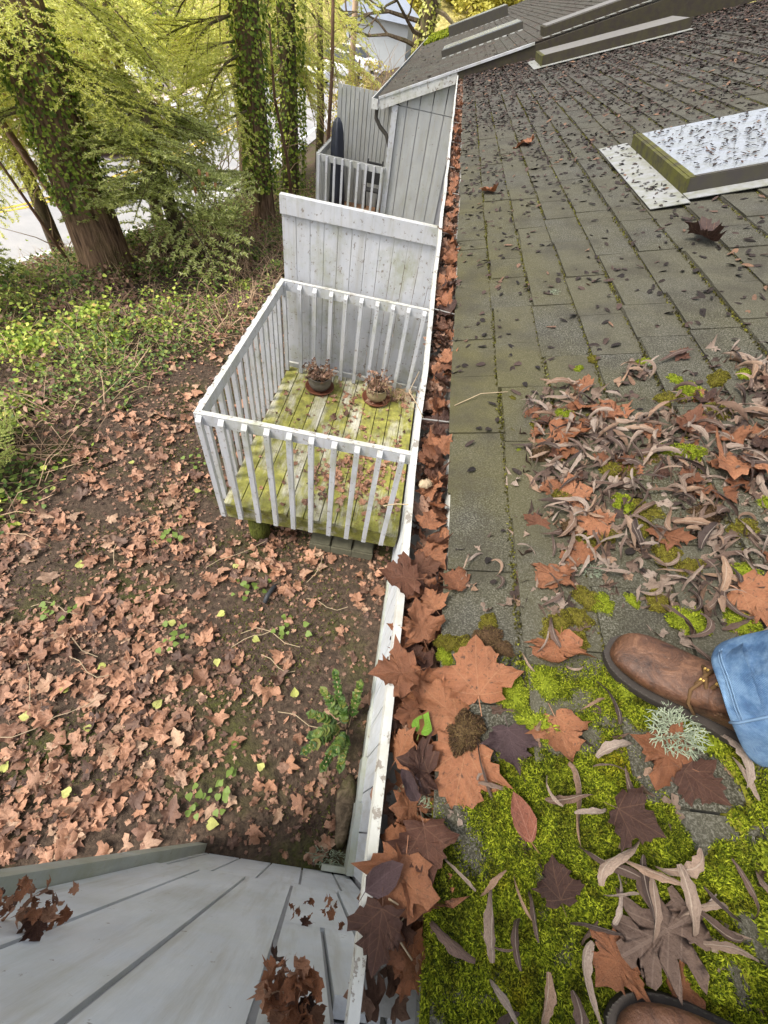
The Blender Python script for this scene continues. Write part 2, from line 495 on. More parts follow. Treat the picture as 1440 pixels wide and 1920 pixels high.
M['shrub_yellow'] = foliage('yellow_shrub_leaf', [(0., (.25, .23, .03)), (.4, (.50, .45, .08)), (.8, (.70, .62, .14)), (1., (.82, .72, .22))], trans=.4)
M['twig'] = plain('dry_twig', (.40, .275, .175), .9, var=.4, sc=3)
M['twig_pale'] = plain('pale_dry_stalk', (.36, .28, .18), .9, var=.3, sc=3)

def bark(name, a, b, moss=.3):
    q = N(name, .95, .15)
    p = q.pos
    n1 = q.noise(q.scale(p, (9, 9, 1.5)), 1.6, 6, .65, .6)
    c = q.ramp(n1, [(.35, a), (.65, b)])
    m = q.noise(p, 2.2, 5, .7)
    c = q.mix(q.math('MULTIPLY', q.ramp(m, [(.48, 0.), (.66, 1.)]), moss), c, (.10, .12, .02))
    q.col(c); q.bump(n1, 1., .06)
    return q.m
M['bark'] = bark('furrowed_fir_bark', (.05, .03, .02), (.30, .19, .12), .2)
M['bark_mossy'] = bark('mossy_bark', (.06, .045, .03), (.20, .15, .10), .75)
M['bark_red'] = bark('reddish_young_bark', (.13, .07, .045), (.26, .16, .11), .15)
M['mossy_log'] = bark('mossy_round_log', (.03, .03, .01), (.10, .11, .02), .9)

def metal(name, c, rough=.4, mossy=0., speck=0.):
    q = N(name, rough, .5 if rough < .45 else .12)
    p = q.pos
    n1 = q.noise(p, 6, 5, .6)
    col = q.mix(n1, tuple(x * .85 for x in c), tuple(min(1, x * 1.1) for x in c))
    if mossy:
        m = q.noise(p, 16, 6, .7)
        col = q.mix(q.math('MULTIPLY', q.ramp(m, [(.38, 0.), (.6, 1.)]), mossy), col, (.10, .10, .02))
    if speck:
        m = q.noise(p, 34, 4, .7)
        col = q.mix(q.ramp(m, [(.60, 0.), (.66, speck)]), col, (.07, .06, .05))
    q.col(col)
    q.bump(q.noise(p, 40, 4), .1, .002)
    return q.m
M['curb'] = metal('bronze_skylight_curb', (.06, .054, .05), .6, .15)
M['curb_moss'] = metal('mossy_skylight_curb', (.05, .045, .03), .8, .75)
M['flashing'] = metal('white_flashing', (.25, .255, .26), .5, .45)
M['glazing'] = metal('white_acrylic_glazing', (.24, .255, .285), .20, .3, .9)
M['far_curb'] = metal('grey_brown_curb', (.045, .037, .032), .8, .2, .5)
M['glazing_far'] = metal('weathered_far_glazing', (.16, .15, .145), .5, .2, .9)

def leather():
    q = N('worn_brown_leather', .52, .4)
    p = q.obj
    n1 = q.noise(p, 34, 6, .7, .8); n2 = q.noise(p, 160, 5, .7); n3 = q.noise(p, 12, 5, .65)
    c = q.ramp(n1, [(.32, (.030, .014, .008)), (.5, (.085, .038, .019)), (.66, (.16, .078, .042))])
    c = q.mix(q.ramp(n3, [(.45, 0.), (.7, .6)]), c, (.075, .036, .024))
    sc = q.noise(p, 80, 6, .8)
    c = q.mix(q.ramp(sc, [(.60, 0.), (.68, .7)]), c, (.022, .014, .010))
    wn_ = q.noise(p, 55, 5, .8)
    c = q.mix(q.ramp(wn_, [(.60, 0.), (.70, .55)]), c, (.28, .17, .11))
    q.col(c)
    q.bump(q.math('ADD', q.math('MULTIPLY', n2, .6), q.math('MULTIPLY', n1, 1.4)), .6, .004)
    return q.m
M['leather'] = leather()
M['rubber'] = plain('dark_rubber_sole', (.032, .026, .022), .75, var=.4, sc=60)
M['lace'] = plain('brown_lace', (.10, .055, .022), .8, var=.3, sc=200)
M['stitch'] = plain('yellow_stitch', (.55, .36, .10), .7)
def denim():
    q = N('washed_blue_denim', .9, .15)
    p = q.obj
    w = q.n('ShaderNodeTexWave'); w.inputs['Scale'].default_value = 260; w.inputs['Distortion'].default_value = 2.; w.inputs['Detail'].default_value = 2
    w.bands_direction = 'DIAGONAL'
    q.l(p, w.inputs['Vector'])
    n1 = q.noise(p, 14, 6, .7)
    n2 = q.noise(p, 60, 5, .75)
    c = q.ramp(n1, [(.34, (.030, .062, .125)), (.5, (.075, .145, .265)), (.66, (.18, .29, .43))])
    c = q.mix(q.ramp(n2, [(.45, 0.), (.7, .55)]), c, (.19, .29, .41))
    c = q.mix(q.math('MULTIPLY', w.outputs['Fac'], .35), c, q.mix(1., c, (.5, .55, .62), 'MULTIPLY'))
    q.col(c)
    q.bump(q.math('ADD', w.outputs['Fac'], q.math('MULTIPLY', n1, 2.)), .4, .002)
    return q.m
M['denim'] = denim()
M['denim_seam'] = plain('denim_seam', (.13, .21, .32), .9, var=.3, sc=60)
M['terracotta'] = plain('terracotta', (.15, .055, .03), .6, var=.3, sc=25)
M['stone_pot'] = plain('grey_stone_pot', (.12, .105, .085), .8, var=.35, sc=40)
M['buff_pot'] = plain('buff_glazed_pot', (.27, .215, .13), .4, var=.25, sc=20)
M['potsoil'] = plain('pot_soil', (.035, .025, .018), .95)
M['navy'] = plain('navy_fabric_cover', (.018, .022, .034), .55, .5, var=.4, sc=8, bump=.4)
M['concrete'] = plain('mossy_grey_block', (.11, .105, .07), .95, var=.4, sc=18, bump=.5)
M['black_pipe'] = plain('black_drain_pipe', (.03, .032, .036), .5, var=.3, sc=10)
M['car_white'] = metal('white_car_paint', (.74, .75, .77), .25)
M['car_red'] = metal('red_car_paint', (.38, .05, .04), .3)
M['glass_dark'] = metal('dark_car_glass', (.04, .045, .055), .12)
M['tyre'] = plain('tyre_rubber', (.03, .03, .03), .8)
M['rim'] = metal('wheel_rim', (.45, .45, .46), .35)
M['pole'] = plain('tan_wooden_pole', (.42, .30, .19), .85, var=.3, sc=2)
M['blue_roof'] = plain('blue_grey_shed_roof', (.42, .47, .56), .5, var=.15, sc=1)
M['shed_wall'] = plain('pale_grey_shed_wall', (.44, .46, .46), .7, var=.15, sc=1)
M['tan_wall'] = plain('tan_house_wall', (.46, .40, .33), .8, var=.12, sc=2)
M['brown_wood'] = plain('brown_storage_wood', (.20, .11, .06), .8, var=.4, sc=8)
M['rust_metal'] = plain('galvanised_spike', (.26, .25, .23), .5, var=.3, sc=30)

# ------------------------------------------------------------------ terrain
_yt = [-60, 5, 10.9, 12.9, 15.1, 20, 30, 60, 120]
_xt = [-34, -11.3, -9.1, -8.05, -7.5, -6.9, -6.6, -7.0, -8]
def road_edge(y): return np.interp(y, _yt, _xt)
def gz(x, y):
    x = np.asarray(x, float); y = np.asarray(y, float)
    d = (x - road_edge(y)) * .94
    z = np.interp(d, [-200, .8, 2.3, 4, 8, 300], [-2.05, -2.05, -1.35, -.6, 0, 0])
    wild = np.clip((-2.6 - x) / 2, 0, 1) * np.clip((d - .9) / 1.5, 0, 1)
    z = z + (fbm(x, y, 1.1) - .5) * .35 * wild + (fbm(x, y, 2.5) - .5) * .05 * np.clip((d - .9) / 1., 0, 1)
    r = np.hypot(x, y)
    hill = np.clip((r - 62) / 45, 0, 1)
    bank = np.clip((-d - 11.5) / 9, 0, 1) * np.clip((44 - y) / 10, 0, 1)
    return z + hill ** 1.2 * 16 + bank ** 1.3 * 4.5

def grid_sheet(name, xs, ys, mat, dz=0., kind='structure'):
    X, Y = np.meshgrid(xs, ys)
    Z = gz(X, Y) + dz
    nx, ny = len(xs), len(ys)
    V = np.stack([X, Y, Z], -1).reshape(-1, 3)
    i = (np.arange(ny - 1)[:, None] * nx + np.arange(nx - 1)[None]).ravel()
    F = np.stack([i, i + 1, i + nx + 1, i + nx], -1)
    o = put(name, np_mesh(name, V, F, mat, True))
    return tag(o, kind=kind)
xs = np.concatenate([np.arange(-160, -24, 4.), np.arange(-24, -9, .6), np.arange(-9, 1.2, .11), np.arange(1.5, 20, 1.5), np.arange(22, 160, 6)])
ys = np.concatenate([np.arange(-60, -3, 3.), np.arange(-3, 14, .14), np.arange(14, 30, .7), np.arange(30, 180, 4)])
ground = grid_sheet('ground', xs, ys, M['ground'])
# far hillside gets its own sheet of dry grass just above the soil
hx = np.arange(-120, 60, 2.5); hy = np.arange(61, 170, 2.5)
tag(grid_sheet('hillside', hx, hy, M['hill'], .05))

def ribbon(name, d0, d1, y0, y1, mat, dz, step=.6, parent=None):
    y = np.arange(y0, y1, step)
    e = road_edge(y)
    L = np.stack([e + d0, y, np.full_like(y, -2.05 + dz)], -1); R_ = np.stack([e + d1, y, np.full_like(y, -2.05 + dz)], -1)
    V = np.concatenate([L, R_]); n = len(y); i = np.arange(n - 1)
    F = np.stack([i, i + n, i + n + 1, i + 1], -1)
    o = put(name, np_mesh(name, V, F, mat), parent)
    if parent is None: tag(o, kind='structure')
    return o
road = ribbon('road', -7.4, .55, -6, 58, M['asphalt'], .03)
ribbon('edge_line', -.1, .06, -6, 56, M['line_white'], .036, parent=road)
ribbon('edge_line', -6.9, -6.76, -6, 56, M['line_white'], .036, parent=road)
ribbon('centre_line', -3.42, -3.30, -6, 56, M['line_yellow'], .036, parent=road)
ribbon('centre_line', -3.18, -3.06, -6, 56, M['line_yellow'], .036, parent=road)
ribbon('gravel_lot', -11.2, -7.5, 2, 60, M['gravel'], .02)

# ------------------------------------------------------------------ main house
SL = .35
SA = math.atan(SL)
CA, SN = math.cos(SA), math.sin(SA)
EX, EZ = .187, 2.70
RM = Matrix(((CA, 0, -SN, EX), (0, 1, 0, 0), (SN, 0, CA, EZ), (0, 0, 0, 1)))     # roof frame: u up the slope, v along the eave, n out
def rp(u, v, n=0.): return RM @ Vector((u, v, n))
def xu(x): return (x - EX) / CA                                                     # world x -> u
house = empty('townhouse', (2, 4, 0), 'grey single storey townhouse with mossy shingle roof and leaf filled white gutter', 'house')

# shingle tabs, course by course; the near ones are pieces, the far ones one joined part
E_ = .14
def tab_mesh(k, w):
    b = MB()
    r = random.Random(k)
    j = lambda s: (r.random() - .5) * s
    v0, v1 = .0042, w - .0042
    t = .008 + .005 * r.random()
    b.add([(0 + j(.004), v0, .000), (0 + j(.004), v1, .000), (0 + j(.003), v0, t), (0 + j(.003), v1, t), (.20, v0, -.004), (.20, v1, -.004), (.20, v0, -.010), (.20, v1, -.010)],
          [(0, 2, 3, 1), (2, 4, 5, 3), (0, 6, 4, 2), (1, 3, 5, 7), (4, 6, 7, 5), (0, 1, 7, 6)])
    return b.mesh('shingle', M['shingle'])
tabs = [tab_mesh(k, 1.0) for k in range(4)]
roof_bed = MB()
roof_bed.box((0.012, -1.6, -.07), (6.4, 8.96, -.0105), RM)
roof = roof_bed.build('roof', M['felt'], house)
first_row = [-.62, -.38, -.10, .20, .46, .68, .90, 1.17, 1.39, 1.83, 2.22, 2.33, 2.75, 3.1, 3.4, 3.75, 4.1]
cand = []
for i in range(0, 46):
    u = i * E_
    if i == 0: ys_ = list(first_row)
    else:
        ys_ = [-1.6 + random.random() * .25]
    while ys_[-1] < 8.9: ys_.append(ys_[-1] + random.choice([.20, .25, .25, .30, .34]) * (1 + .1 * (random.random() - .5)))
    ys_[-1] = 8.95
    if i == 0: ys_ = [-1.6, -1.3, -.95] + ys_
    for a, b in zip(ys_[:-1], ys_[1:]):
        if b - a < .02: continue
        cand.append((u, a, b - a))
def in_view(p, pad=60):
    c = camo.matrix_world.inverted() @ Vector(p)
    if c.z > -.02: return None
    x = 720 + 771.5 * c.x / -c.z; y = 960 - 771.5 * c.y / -c.z
    return -pad < x < 1440 + pad and -pad < y < 1920 + pad and -c.z
vis = []
rest = []
for t in cand:
    z = in_view(rp(t[0] + .07, t[1] + t[2] / 2))
    (vis if z else rest).append((z or 99, t))
vis.sort(key=lambda q: q[0])
near = [t for z, t in vis[:296]]
far = [t for z, t in vis[296:]] + [t for z, t in rest]
for u, v, w in near:
    T = RM @ Matrix.Translation((u + random.uniform(-.006, .006), v, random.uniform(-.0006, .0022))) @ Matrix.Rotation(random.uniform(-.010, .010), 4, 'Z') @ Matrix.Diagonal((1, w, 1, 1))
    put('shingle', random.choice(tabs), roof, T)
acc = Acc()
tv = np.array([v.co[:] for v in tabs[0].vertices]); tf = np.array([list(p.vertices) for p in tabs[0].polygons])
for u, v, w in far:
    Q = tv.copy(); Q[:, 1] = Q[:, 1] * w + v; Q[:, 0] += u + random.uniform(-.003, .003); Q[:, 2] += random.uniform(-.0005, .001)
    W = np.stack([Q[:, 0] * CA - Q[:, 2] * SN + EX, Q[:, 1], Q[:, 0] * SN + Q[:, 2] * CA + EZ], -1)
    acc.add(W, tf)
o = put('shingle_field', acc.mesh('shingle_field', M['shingle']), roof); o['kind'] = 'stuff'

# gutter, fascia, soffit, wall
gprof = [(.100, 2.706), (.086, 2.706), (.084, 2.690), (.090, 2.640), (.108, 2.585), (.196, 2.585), (.196, 2.685), (.192, 2.685), (.192, 2.590), (.112, 2.590), (.095, 2.642), (.0895, 2.688), (.100, 2.700)]
def extrude(prof, y0, y1, mb, n=1, wob=0.):
    rings = []
    for i in range(n + 1):
        y = y0 + (y1 - y0) * i / n
        dx = wob * (random.random() - .5); dz = wob * .6 * (random.random() - .5)
        rings.append([(p[0] + dx, y, p[1] + dz) for p in prof])
    mb.rings(rings)
g = MB(); extrude(gprof, -.19, 8.98, g, 40, .006)
gutter = g.build('gutter', M['gutter'], house)
for y in (-.05, .95, 1.62, 2.45, 3.15, 3.75, 4.55, 5.4, 6.2, 7.2, 8.1):
    q = MB(); q.tube([(.098, y, 2.699), (.195, y + random.uniform(-.01, .02), 2.699)], .0024, 6)
    q.build('gutter_spike', M['rust_metal'], gutter)
q = MB(); q.box((.1985, -1.5, 2.56), (.222, 8.96, 2.688)); q.build('fascia_board', M['paint'], house)
q = MB(); q.box((.222, -1.5, 2.57), (.312, 8.96, 2.585)); q.build('soffit', M['paint'], house)
q = MB(); q.box((.318, -1.5, -.2), (6.0, 8.9, 2.56)); wall = q.build('wall', M['groove'], house)
pl = MB(); pl.box((0, .004, 0), (.016, .199, 2.5)); plank = pl.mesh('siding_plank', M['siding'])
y = -.19
while y < 8.9:
    put('siding_plank', plank, wall, Matrix.Translation((.302, y, .06))); y += .203
for (y0, y1, zt, x0) in ((-.19, .16, .30, .262), (.165, .42, .22, .270), (.425, .75, .16, .280), (.755, 2.0, .12, .286)):
    q = MB(); q.box((x0, y0, -.05), (.3015, y1, zt)); q.build('skirting_board', M['trim'], house)
# big main wall and back of the roof slope
q = MB(); q.box((6.2, -1.6, 2.2), (6.3, 8.9, 4.80)); q.build('ridge_wall', M['siding'], house)

def skylight(name, u0, u1, v0, v1, h, gl, cu, cu_left, fl=.085, sill=.16):
    """curb box on the roof with flashing apron; u up the slope, v along the eave"""
    s = MB(); s.box((u0 + .012, v0 + .012, .004), (u1 - .012, v1 - .012, h - .012), RM); sky_o = s.build('skylight', M['felt'], house)
    a = MB(); a.box((u0, v0, .0), (u1, v0 + .012, h - .0), RM); a.build('curb', cu, sky_o)
    a = MB(); a.box((u0 + .0001, v1 - .012, 0), (u1 - .0001, v1, h), RM); a.build('curb', cu, sky_o)
    a = MB(); a.box((u0 + .013, v0 + .002, h - .001), (u0 + .035, v1 - .002, h + .004), RM); a.build('frame', cu_left, sky_o)
    a = MB(); a.box((u0 + .036, v0 + .002, h - .001), (u1, v0 + .022, h + .0045), RM); a.build('frame', cu, sky_o)
    a = MB(); a.box((u0 - .003, v0 - .003, .0), (u0 + .012, v1 + .003, h + .002), RM); a.build('lower_curb', cu_left, sky_o)
    a = MB(); a.box((u0 + .0355, v0 + .0225, h - .010), (u1 - .02, v1 - .02, h + .003), RM); a.build('glazing', gl, sky_o)
    a = MB(); f0 = .017
    a.box((u0 - sill, v0 - .12, .0165), (u0 - .004, v1 + .10, .019), RM)
    a.build('apron_flashing', M['flashing'], sky_o)
    a = MB(); a.box((u0 - .002, v0 - fl, .0195), (u1, v0 - .004, .022), RM); a.build('side_flashing', M['flashing'], sky_o)
    return sky_o
skylight('skylight', xu(1.13), xu(2.45), 2.43, 3.36, .072, M['glazing'], M['curb'], M['curb_moss'])
skylight('skylight', xu(1.10), xu(2.66), 7.85, 8.55, .105, M['glazing_far'], M['far_curb'], M['curb_moss'], .13, .10)

# ------------------------------------------------------------------ near wing (wall below the camera, facing along the eave)
def plank_wall(parent, xg, z0, z1, yf, th, mat, gap=.012, zfun=None, name='siding_panel', up=False, rec=None):
    """vertical planks between groove positions xg on a wall whose face is y=yf; the normal is +y if up else -y"""
    s = 1 if up else -1
    for a, b in zip(xg[:-1], xg[1:]):
        q = MB(); lo, hi = sorted((yf, yf - s * th))
        if zfun is None: q.box((a + gap / 2, lo, z0), (b - gap / 2, hi, z1))
        else:
            za, zb = zfun(a), zfun(b)
            v = [(a + gap / 2, lo, z0), (b - gap / 2, lo, z0), (b - gap / 2, hi, z0), (a + gap / 2, hi, z0), (a + gap / 2, lo, za), (b - gap / 2, lo, zb), (b - gap / 2, hi, zb), (a + gap / 2, hi, za)]
            q.add(v, [(0, 3, 2, 1), (4, 5, 6, 7), (0, 1, 5, 4), (1, 2, 6, 5), (2, 3, 7, 6), (3, 0, 4, 7)])
        q.build(name, mat, parent)
wing = empty('house_wing', (-.3, -.3, 0), 'pale grey grooved siding wall seen from above at the bottom of the photo', 'house wall')
q = MB(); q.box((-.66, -.60, -.1), (.083, -.2135, 1.048)); q.build('wall_core', M['groove'], wing); q = MB(); q.box((-.66, -.60, 1.0485), (.083, -.204, 3.2)); wingcore = q.build('wall_core', M['groove'], wing)
q = MB(); q.box((.083, -.60, -.1), (.30, -.222, 2.5)); q.build('wall_core', M['groove'], wing)
lowg = [-.655, -.585, -.388, -.19, .005, .195, .299]
upg = [-.655, -.615, -.418, -.222, -.026]
plank_wall(wing, lowg, .0, 1.046, -.204, .017, M['siding'], up=True)
plank_wall(wing, upg, 1.056, 3.15, -.196, .022, M['siding'], up=True)
plank_wall(wing, [-.026, .165, .299], 1.05, 1.955, -.196, .022, M['siding'], up=True)
plank_wall(wing, [-.026, .080], 1.963, 3.15, -.194, .024, M['siding'], up=True)
plank_wall(wing, [.080, .165, .299], 1.963, 2.5, -.194, .024, M['siding'], up=True)
q = MB(); q.box((-.672, -.235, -.05), (-.612, -.160, 1.32)); q.build('corner_board', M['trim'], wing)
q = MB(); q.box((-.672, -.235, 1.3225), (-.612, -.161, 2.40)); q.build('corner_board', M['trim'], wing)
q = MB(); q.box((.12, -.195, .0), (.2985, -.165, .12)); q.build('skirting_board', M['trim'], wing)

# ------------------------------------------------------------------ far wing
WS = .42
def wz(x): return 2.75 + WS * (x - .076)
fw = empty('house_wing', (1, 12, 0), 'far projecting house wing with grey grooved wall and white peeling rake board', 'house')
WY = 9.05
q = MB(); q.add([(-.80, WY + .02, -.6), (.30, WY + .02, -.6), (.30, WY + .02, 2.4), (-.80, WY + .02, wz(-.80) - .16), (-.80, 24, -.6), (.30, 24, -.6), (.30, 24, 2.4), (-.80, 24, wz(-.8) - .16)],
                [(0, 1, 2, 3), (5, 4, 7, 6), (4, 0, 3, 7), (1, 5, 6, 2), (3, 2, 6, 7)]); q.build('wall', M['groove'], fw)
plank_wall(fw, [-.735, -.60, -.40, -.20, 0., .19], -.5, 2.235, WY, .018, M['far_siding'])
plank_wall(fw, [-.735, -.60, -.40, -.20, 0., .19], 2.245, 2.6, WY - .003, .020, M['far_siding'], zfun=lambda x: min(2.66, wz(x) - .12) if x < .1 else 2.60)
q = MB(); q.box((-.83, WY - .04, -.5), (-.737, WY + .02, wz(-.8) - .14)); q.build('corner_board', M['paint'], fw)
# wing roof slab with rake boards
WA = math.atan(WS); WM = Matrix(((math.cos(WA), 0, -math.sin(WA), .076), (0, 1, 0, 0), (math.sin(WA), 0, math.cos(WA), 2.75), (0, 0, 0, 1)))
u0 = (-1.05 - .076) / math.cos(WA); u1 = (6.6 - .076) / math.cos(WA)
q = MB(); q.box((u0, 9.04, -.05), (u1, 24.2, 0), WM); wroof = q.build('roof', M['shingle'], fw)
acc = Acc(); b = tab_mesh(9, 1.0); tv9 = np.array([v.co[:] for v in b.vertices])
u = u0 - .012
while u < u1 - .2:
    y = 9.03
    while y < 24:
        w = random.choice([.25, .3, .34, .5])
        Q = tv9.copy(); Q[:, 1] = Q[:, 1] * w + y; Q[:, 0] += u; Q[:, 2] += .012
        c, s_ = math.cos(WA), math.sin(WA)
        acc.add(np.stack([Q[:, 0] * c - Q[:, 2] * s_ + .076, Q[:, 1], Q[:, 0] * s_ + Q[:, 2] * c + 2.75], -1), tf)
        y += w
    u += .14
o = put('shingle_field', acc.mesh('shingle_field', M['shingle']), wroof); o['kind'] = 'stuff'
q = MB(); q.box((u0, 8.985, -.13), (-.01, 9.028, -.012), WM); q.build('rake_board', M['rail_top'], fw)
q = MB(); q.box((u0, 8.975, -.011), (1.08, 9.035, .016), WM); q.build('rake_trim', M['paint'], fw)
q = MB(); q.box((-.005, 8.99, -.30), (6.2, 9.036, -.012), WM); q.build('rake_board', M['far_curb'], fw)
e0 = WM @ Vector((u0, 9, 0))
q = MB(); q.box((e0.x - .105, 8.97, e0.z - .13), (e0.x - .09, 24, e0.z - .01)); q.box((e0.x - .09, 8.97, e0.z - .13), (e0.x, 24, e0.z - .12)); q.box((e0.x - .09, 8.97, e0.z - .12), (e0.x - .005, 8.985, e0.z - .01)); q.build('gutter', M['gutter'], fw)
q = MB(); q.tube([(e0.x - .03, 9.12, e0.z - .12), (e0.x - .03, 9.12, e0.z - .25), (e0.x + .05, 9.10, e0.z - .34), (e0.x + .17, 9.09, e0.z - .42), (-.80, 9.10, e0.z - .60), (-.845, 9.10, -.3)], .03, 8); q.build('downspout', M['curb'], fw, True)
def wing_sky(v0, v1, ua, ub, h):
    s = MB(); s.box((ua, v0, -.001), (ub, v1, h), WM); so = s.build('skylight', M['curb'], fw)
    a = MB(); a.box((ua + .03, v0 + .03, h), (ub - .03, v1 - .03, h + .012), WM); a.build('glazing', M['glazing'], so)
    a = MB(); a.box((ua - .05, v0 - .28, .012), (ub + .02, v0 - .005, .018), WM); a.build('side_flashing', M['flashing'], so)
wc = math.cos(WA)
wing_sky(12.0, 13.0, (-.24 - .076) / wc, (1.15 - .076) / wc, .11)
wing_sky(18.3, 19.3, (-.26 - .076) / wc, (1.25 - .076) / wc, .22)
s = MB(); s.box((1.13 / wc, 9.16, -.001), (2.42 / wc, 9.7, .11), WM); so = s.build('skylight', M['far_curb'], fw)
a = MB(); a.box((1.15 / wc, 9.19, .11), (2.40 / wc, 9.67, .122), WM); a.build('glazing', M['glazing_far'], so)
a = MB(); a.box((1.10 / wc, 9.045, .012), (2.42 / wc, 9.155, .02), WM); a.build('side_flashing', M['flashing'], so)

# ------------------------------------------------------------------ deck below
DX0, DX1, DY0, DY1, DZ = -1.235, .285, 2.06, 4.19, .55
deck = empty('balcony_deck', (-.5, 3.1, 0), 'small raised wooden deck with green algae boards and white baluster railing', 'deck')
nb = 11; bw = (DX1 - DX0) / nb
for i in range(nb):
    q = MB(); x0 = DX0 + i * bw
    q.box((x0 + .004, DY0 - .01 + random.uniform(-.004, .004), DZ - .035 + random.uniform(-.002, .002)), (x0 + bw - .004, DY1 - .05, DZ + random.uniform(-.002, .002)))
    q.build('deck_board', M['deck'], deck)
q = MB(); q.box((DX0 + .01, DY0, DZ - .20), (DX1, DY0 + .04, DZ - .037)); q.build('rim_board', M['deck'], deck)
q = MB(); q.box((DX0 + .01, DY0 + .042, DZ - .20), (DX0 + .05, DY1, DZ - .037)); q.build('rim_board', M['deck'], deck)
for x in (-.7, -.2): 
    q = MB(); q.box((x, DY0 + .05, DZ - .18), (x + .04, DY1 - .01, DZ - .040)); q.build('joist', M['deck'], deck)
RZ = 1.53
def rail(x0, y0, x1, y1, z0, z1, th):
    """board on edge between two points plus a thin chipped top face"""
    d = Vector((x1 - x0, y1 - y0, 0)); L = d.length; ang = math.atan2(d.y, d.x)
    T = Matrix.Translation((x0, y0, 0)) @ Matrix.Rotation(ang, 4, 'Z')
    q = MB(); q.box((0, -th / 2, z0), (L, th / 2, z1 - .004), T); r = q.build('rail', M['paint'], deck)
    q = MB(); q.box((0, -th / 2 - .001, z1 - .0038), (L, th / 2 + .001, z1), T); q.build('rail_top', M['rail_top'], r)
rail(-1.262, 2.05, .283, 2.05, RZ - .092, RZ, .038)
rail(-1.243, 2.070, -1.243, 4.078, RZ - .092, RZ - .001, .038)
rail(-1.262, 4.10, .283, 4.10, RZ - .092, RZ, .038)
rail(-1.262, 4.158, .283, 4.158, DZ - .005, DZ + .05, .03)
def baluster(x, y, z0, z1, face):
    """bevel-topped picket; face = outward direction"""
    w = .019; q = MB(); t = .036
    ux, uy = face; sx, sy = -uy, ux
    P = lambda s, o, z: (x + sx * s + ux * o, y + sy * s + uy * o, z)
    v = [P(-w, 0, z0), P(w, 0, z0), P(w, t, z0), P(-w, t, z0), P(-w, 0, z1), P(w, 0, z1), P(w, t, z1 - .030), P(-w, t, z1 - .030)]
    q.add(v, [(0, 3, 2, 1), (4, 5, 6, 7), (0, 1, 5, 4), (1, 2, 6, 5), (2, 3, 7, 6), (3, 0, 4, 7)])
    bo = q.build('baluster', M['paint'], deck)
    n = MB()
    for z in (z1 - .045, z1 - .075, z0 + .04):
        c = P(0, t + .0006, z); n.box((c[0] - .004, c[1] - .004 if abs(uy) < .5 else c[1] - .0012, z - .004), (c[0] + .004, c[1] + .004 if abs(uy) < .5 else c[1] + .0012, z + .004))
    n.build('screw_head', M['rust_metal'], bo)['kind'] = 'stuff'
for i in range(10):
    baluster(-1.232 + i * .1535 + random.uniform(-.006, .006), 2.031, .435, RZ - .012, (0, -1))
for i in range(14):
    baluster(-1.262, 2.20 + i * .143 + random.uniform(-.006, .006), .435, RZ - .012, (-1, 0))
for i in range(10):
    baluster(-1.225 + i * .155 + random.uniform(-.006, .006), 4.081, DZ + .01, RZ - .012, (0, -1))
# green corner bracket pieces / post under deck
q = MB(); q.lathe([(0, 0), (.095, 0), (.10, .1), (.09, .34), (0, .345)], (-1.0, 2.17, -.02), 12)
tag(q.build('log_footing', M['mossy_log'], None, True), 'mossy green round log supporting the near left corner of the deck', 'log')
blk = empty('block_footing', (-.2, 2.15, 0), 'row of grey cinder blocks on the ground under the deck front', 'blocks')
for i in range(3):
    q = MB(); x0 = -.50 + i * .205
    q.box((x0, 2.09, .005), (x0 + .20, 2.27, .10)); q.box((x0 + .012, 2.10, .1005), (x0 + .19, 2.26, .125))
    q.build('cinder_block', M['concrete'], blk)
q = MB(); q.tube([(-.74, 1.46, .03), (-.73, 1.52, .06), (-.71, 1.6, .04), (-.69, 1.68, -.03)], .02, 8)
tag(q.build('pipe_elbow', M['black_pipe'], None, True), 'short bent black pipe poking out of the leaf covered soil', 'pipe')

# privacy screen
scr = empty('privacy_screen', (-.5, 4.25, 0), 'tall white plank privacy screen behind the near deck railing', 'screen')
n = 12; w = (.285 + 1.255) / n
for i in range(n):
    q = MB(); x0 = -1.255 + i * w
    q.box((x0 + .002, 4.205, .30 + random.uniform(0, .01)), (x0 + w - .002, 4.225 + random.uniform(-.002, .002), 2.165)); q.build('board', M['paint'], scr)
q = MB(); q.box((-1.262, 4.180, 2.052), (.286, 4.2035, 2.192)); q.build('cap_board', M['paint'], scr)
q = MB(); q.box((-1.262, 4.2045, 2.166), (.286, 4.245, 2.192)); q.build('cap_strip', M['rail_top'], scr)
q = MB(); q.box((-1.255, 4.228, 1.0), (.285, 4.262, 1.09)); q.build('back_rail', M['paint'], scr)

# ------------------------------------------------------------------ far deck
fd = empty('balcony_deck', (-1.4, 9.7, 0), 'far deck with grey white railing beside the projecting wing', 'deck')
FX0, FX1, FY0, FY1 = -2.0, -.85, 9.0, 10.4
FZ = .45
for i in range(8):
    q = MB(); w = (FX1 - FX0) / 8; q.box((FX0 + i * w + .004, FY0, FZ - .04), (FX0 + (i + 1) * w - .004, FY1, FZ)); q.build('deck_board', M['brown_wood'], fd)
q = MB(); q.box((FX0 + .01, FY0 + .01, FZ - .22), (FX1, FY0 + .05, FZ - .042)); q.build('rim_board', M['deck'], fd)
for (a, b) in (((FX0, FY0), (FX1, FY0)), ((FX0, FY0 + .04), (FX0, FY1))):
    q = MB(); q.box((a[0] - .02, a[1] - .018, 1.36), (b[0] + .02, b[1] + .018, 1.45)); q.build('rail', M['far_siding'], fd)
for i in range(9):
    q = MB(); x = FX0 + .02 + i * .138; q.box((x - .019, FY0 - .052, FZ - .12), (x + .019, FY0 - .02, 1.44)); q.build('baluster', M['paint'], fd)
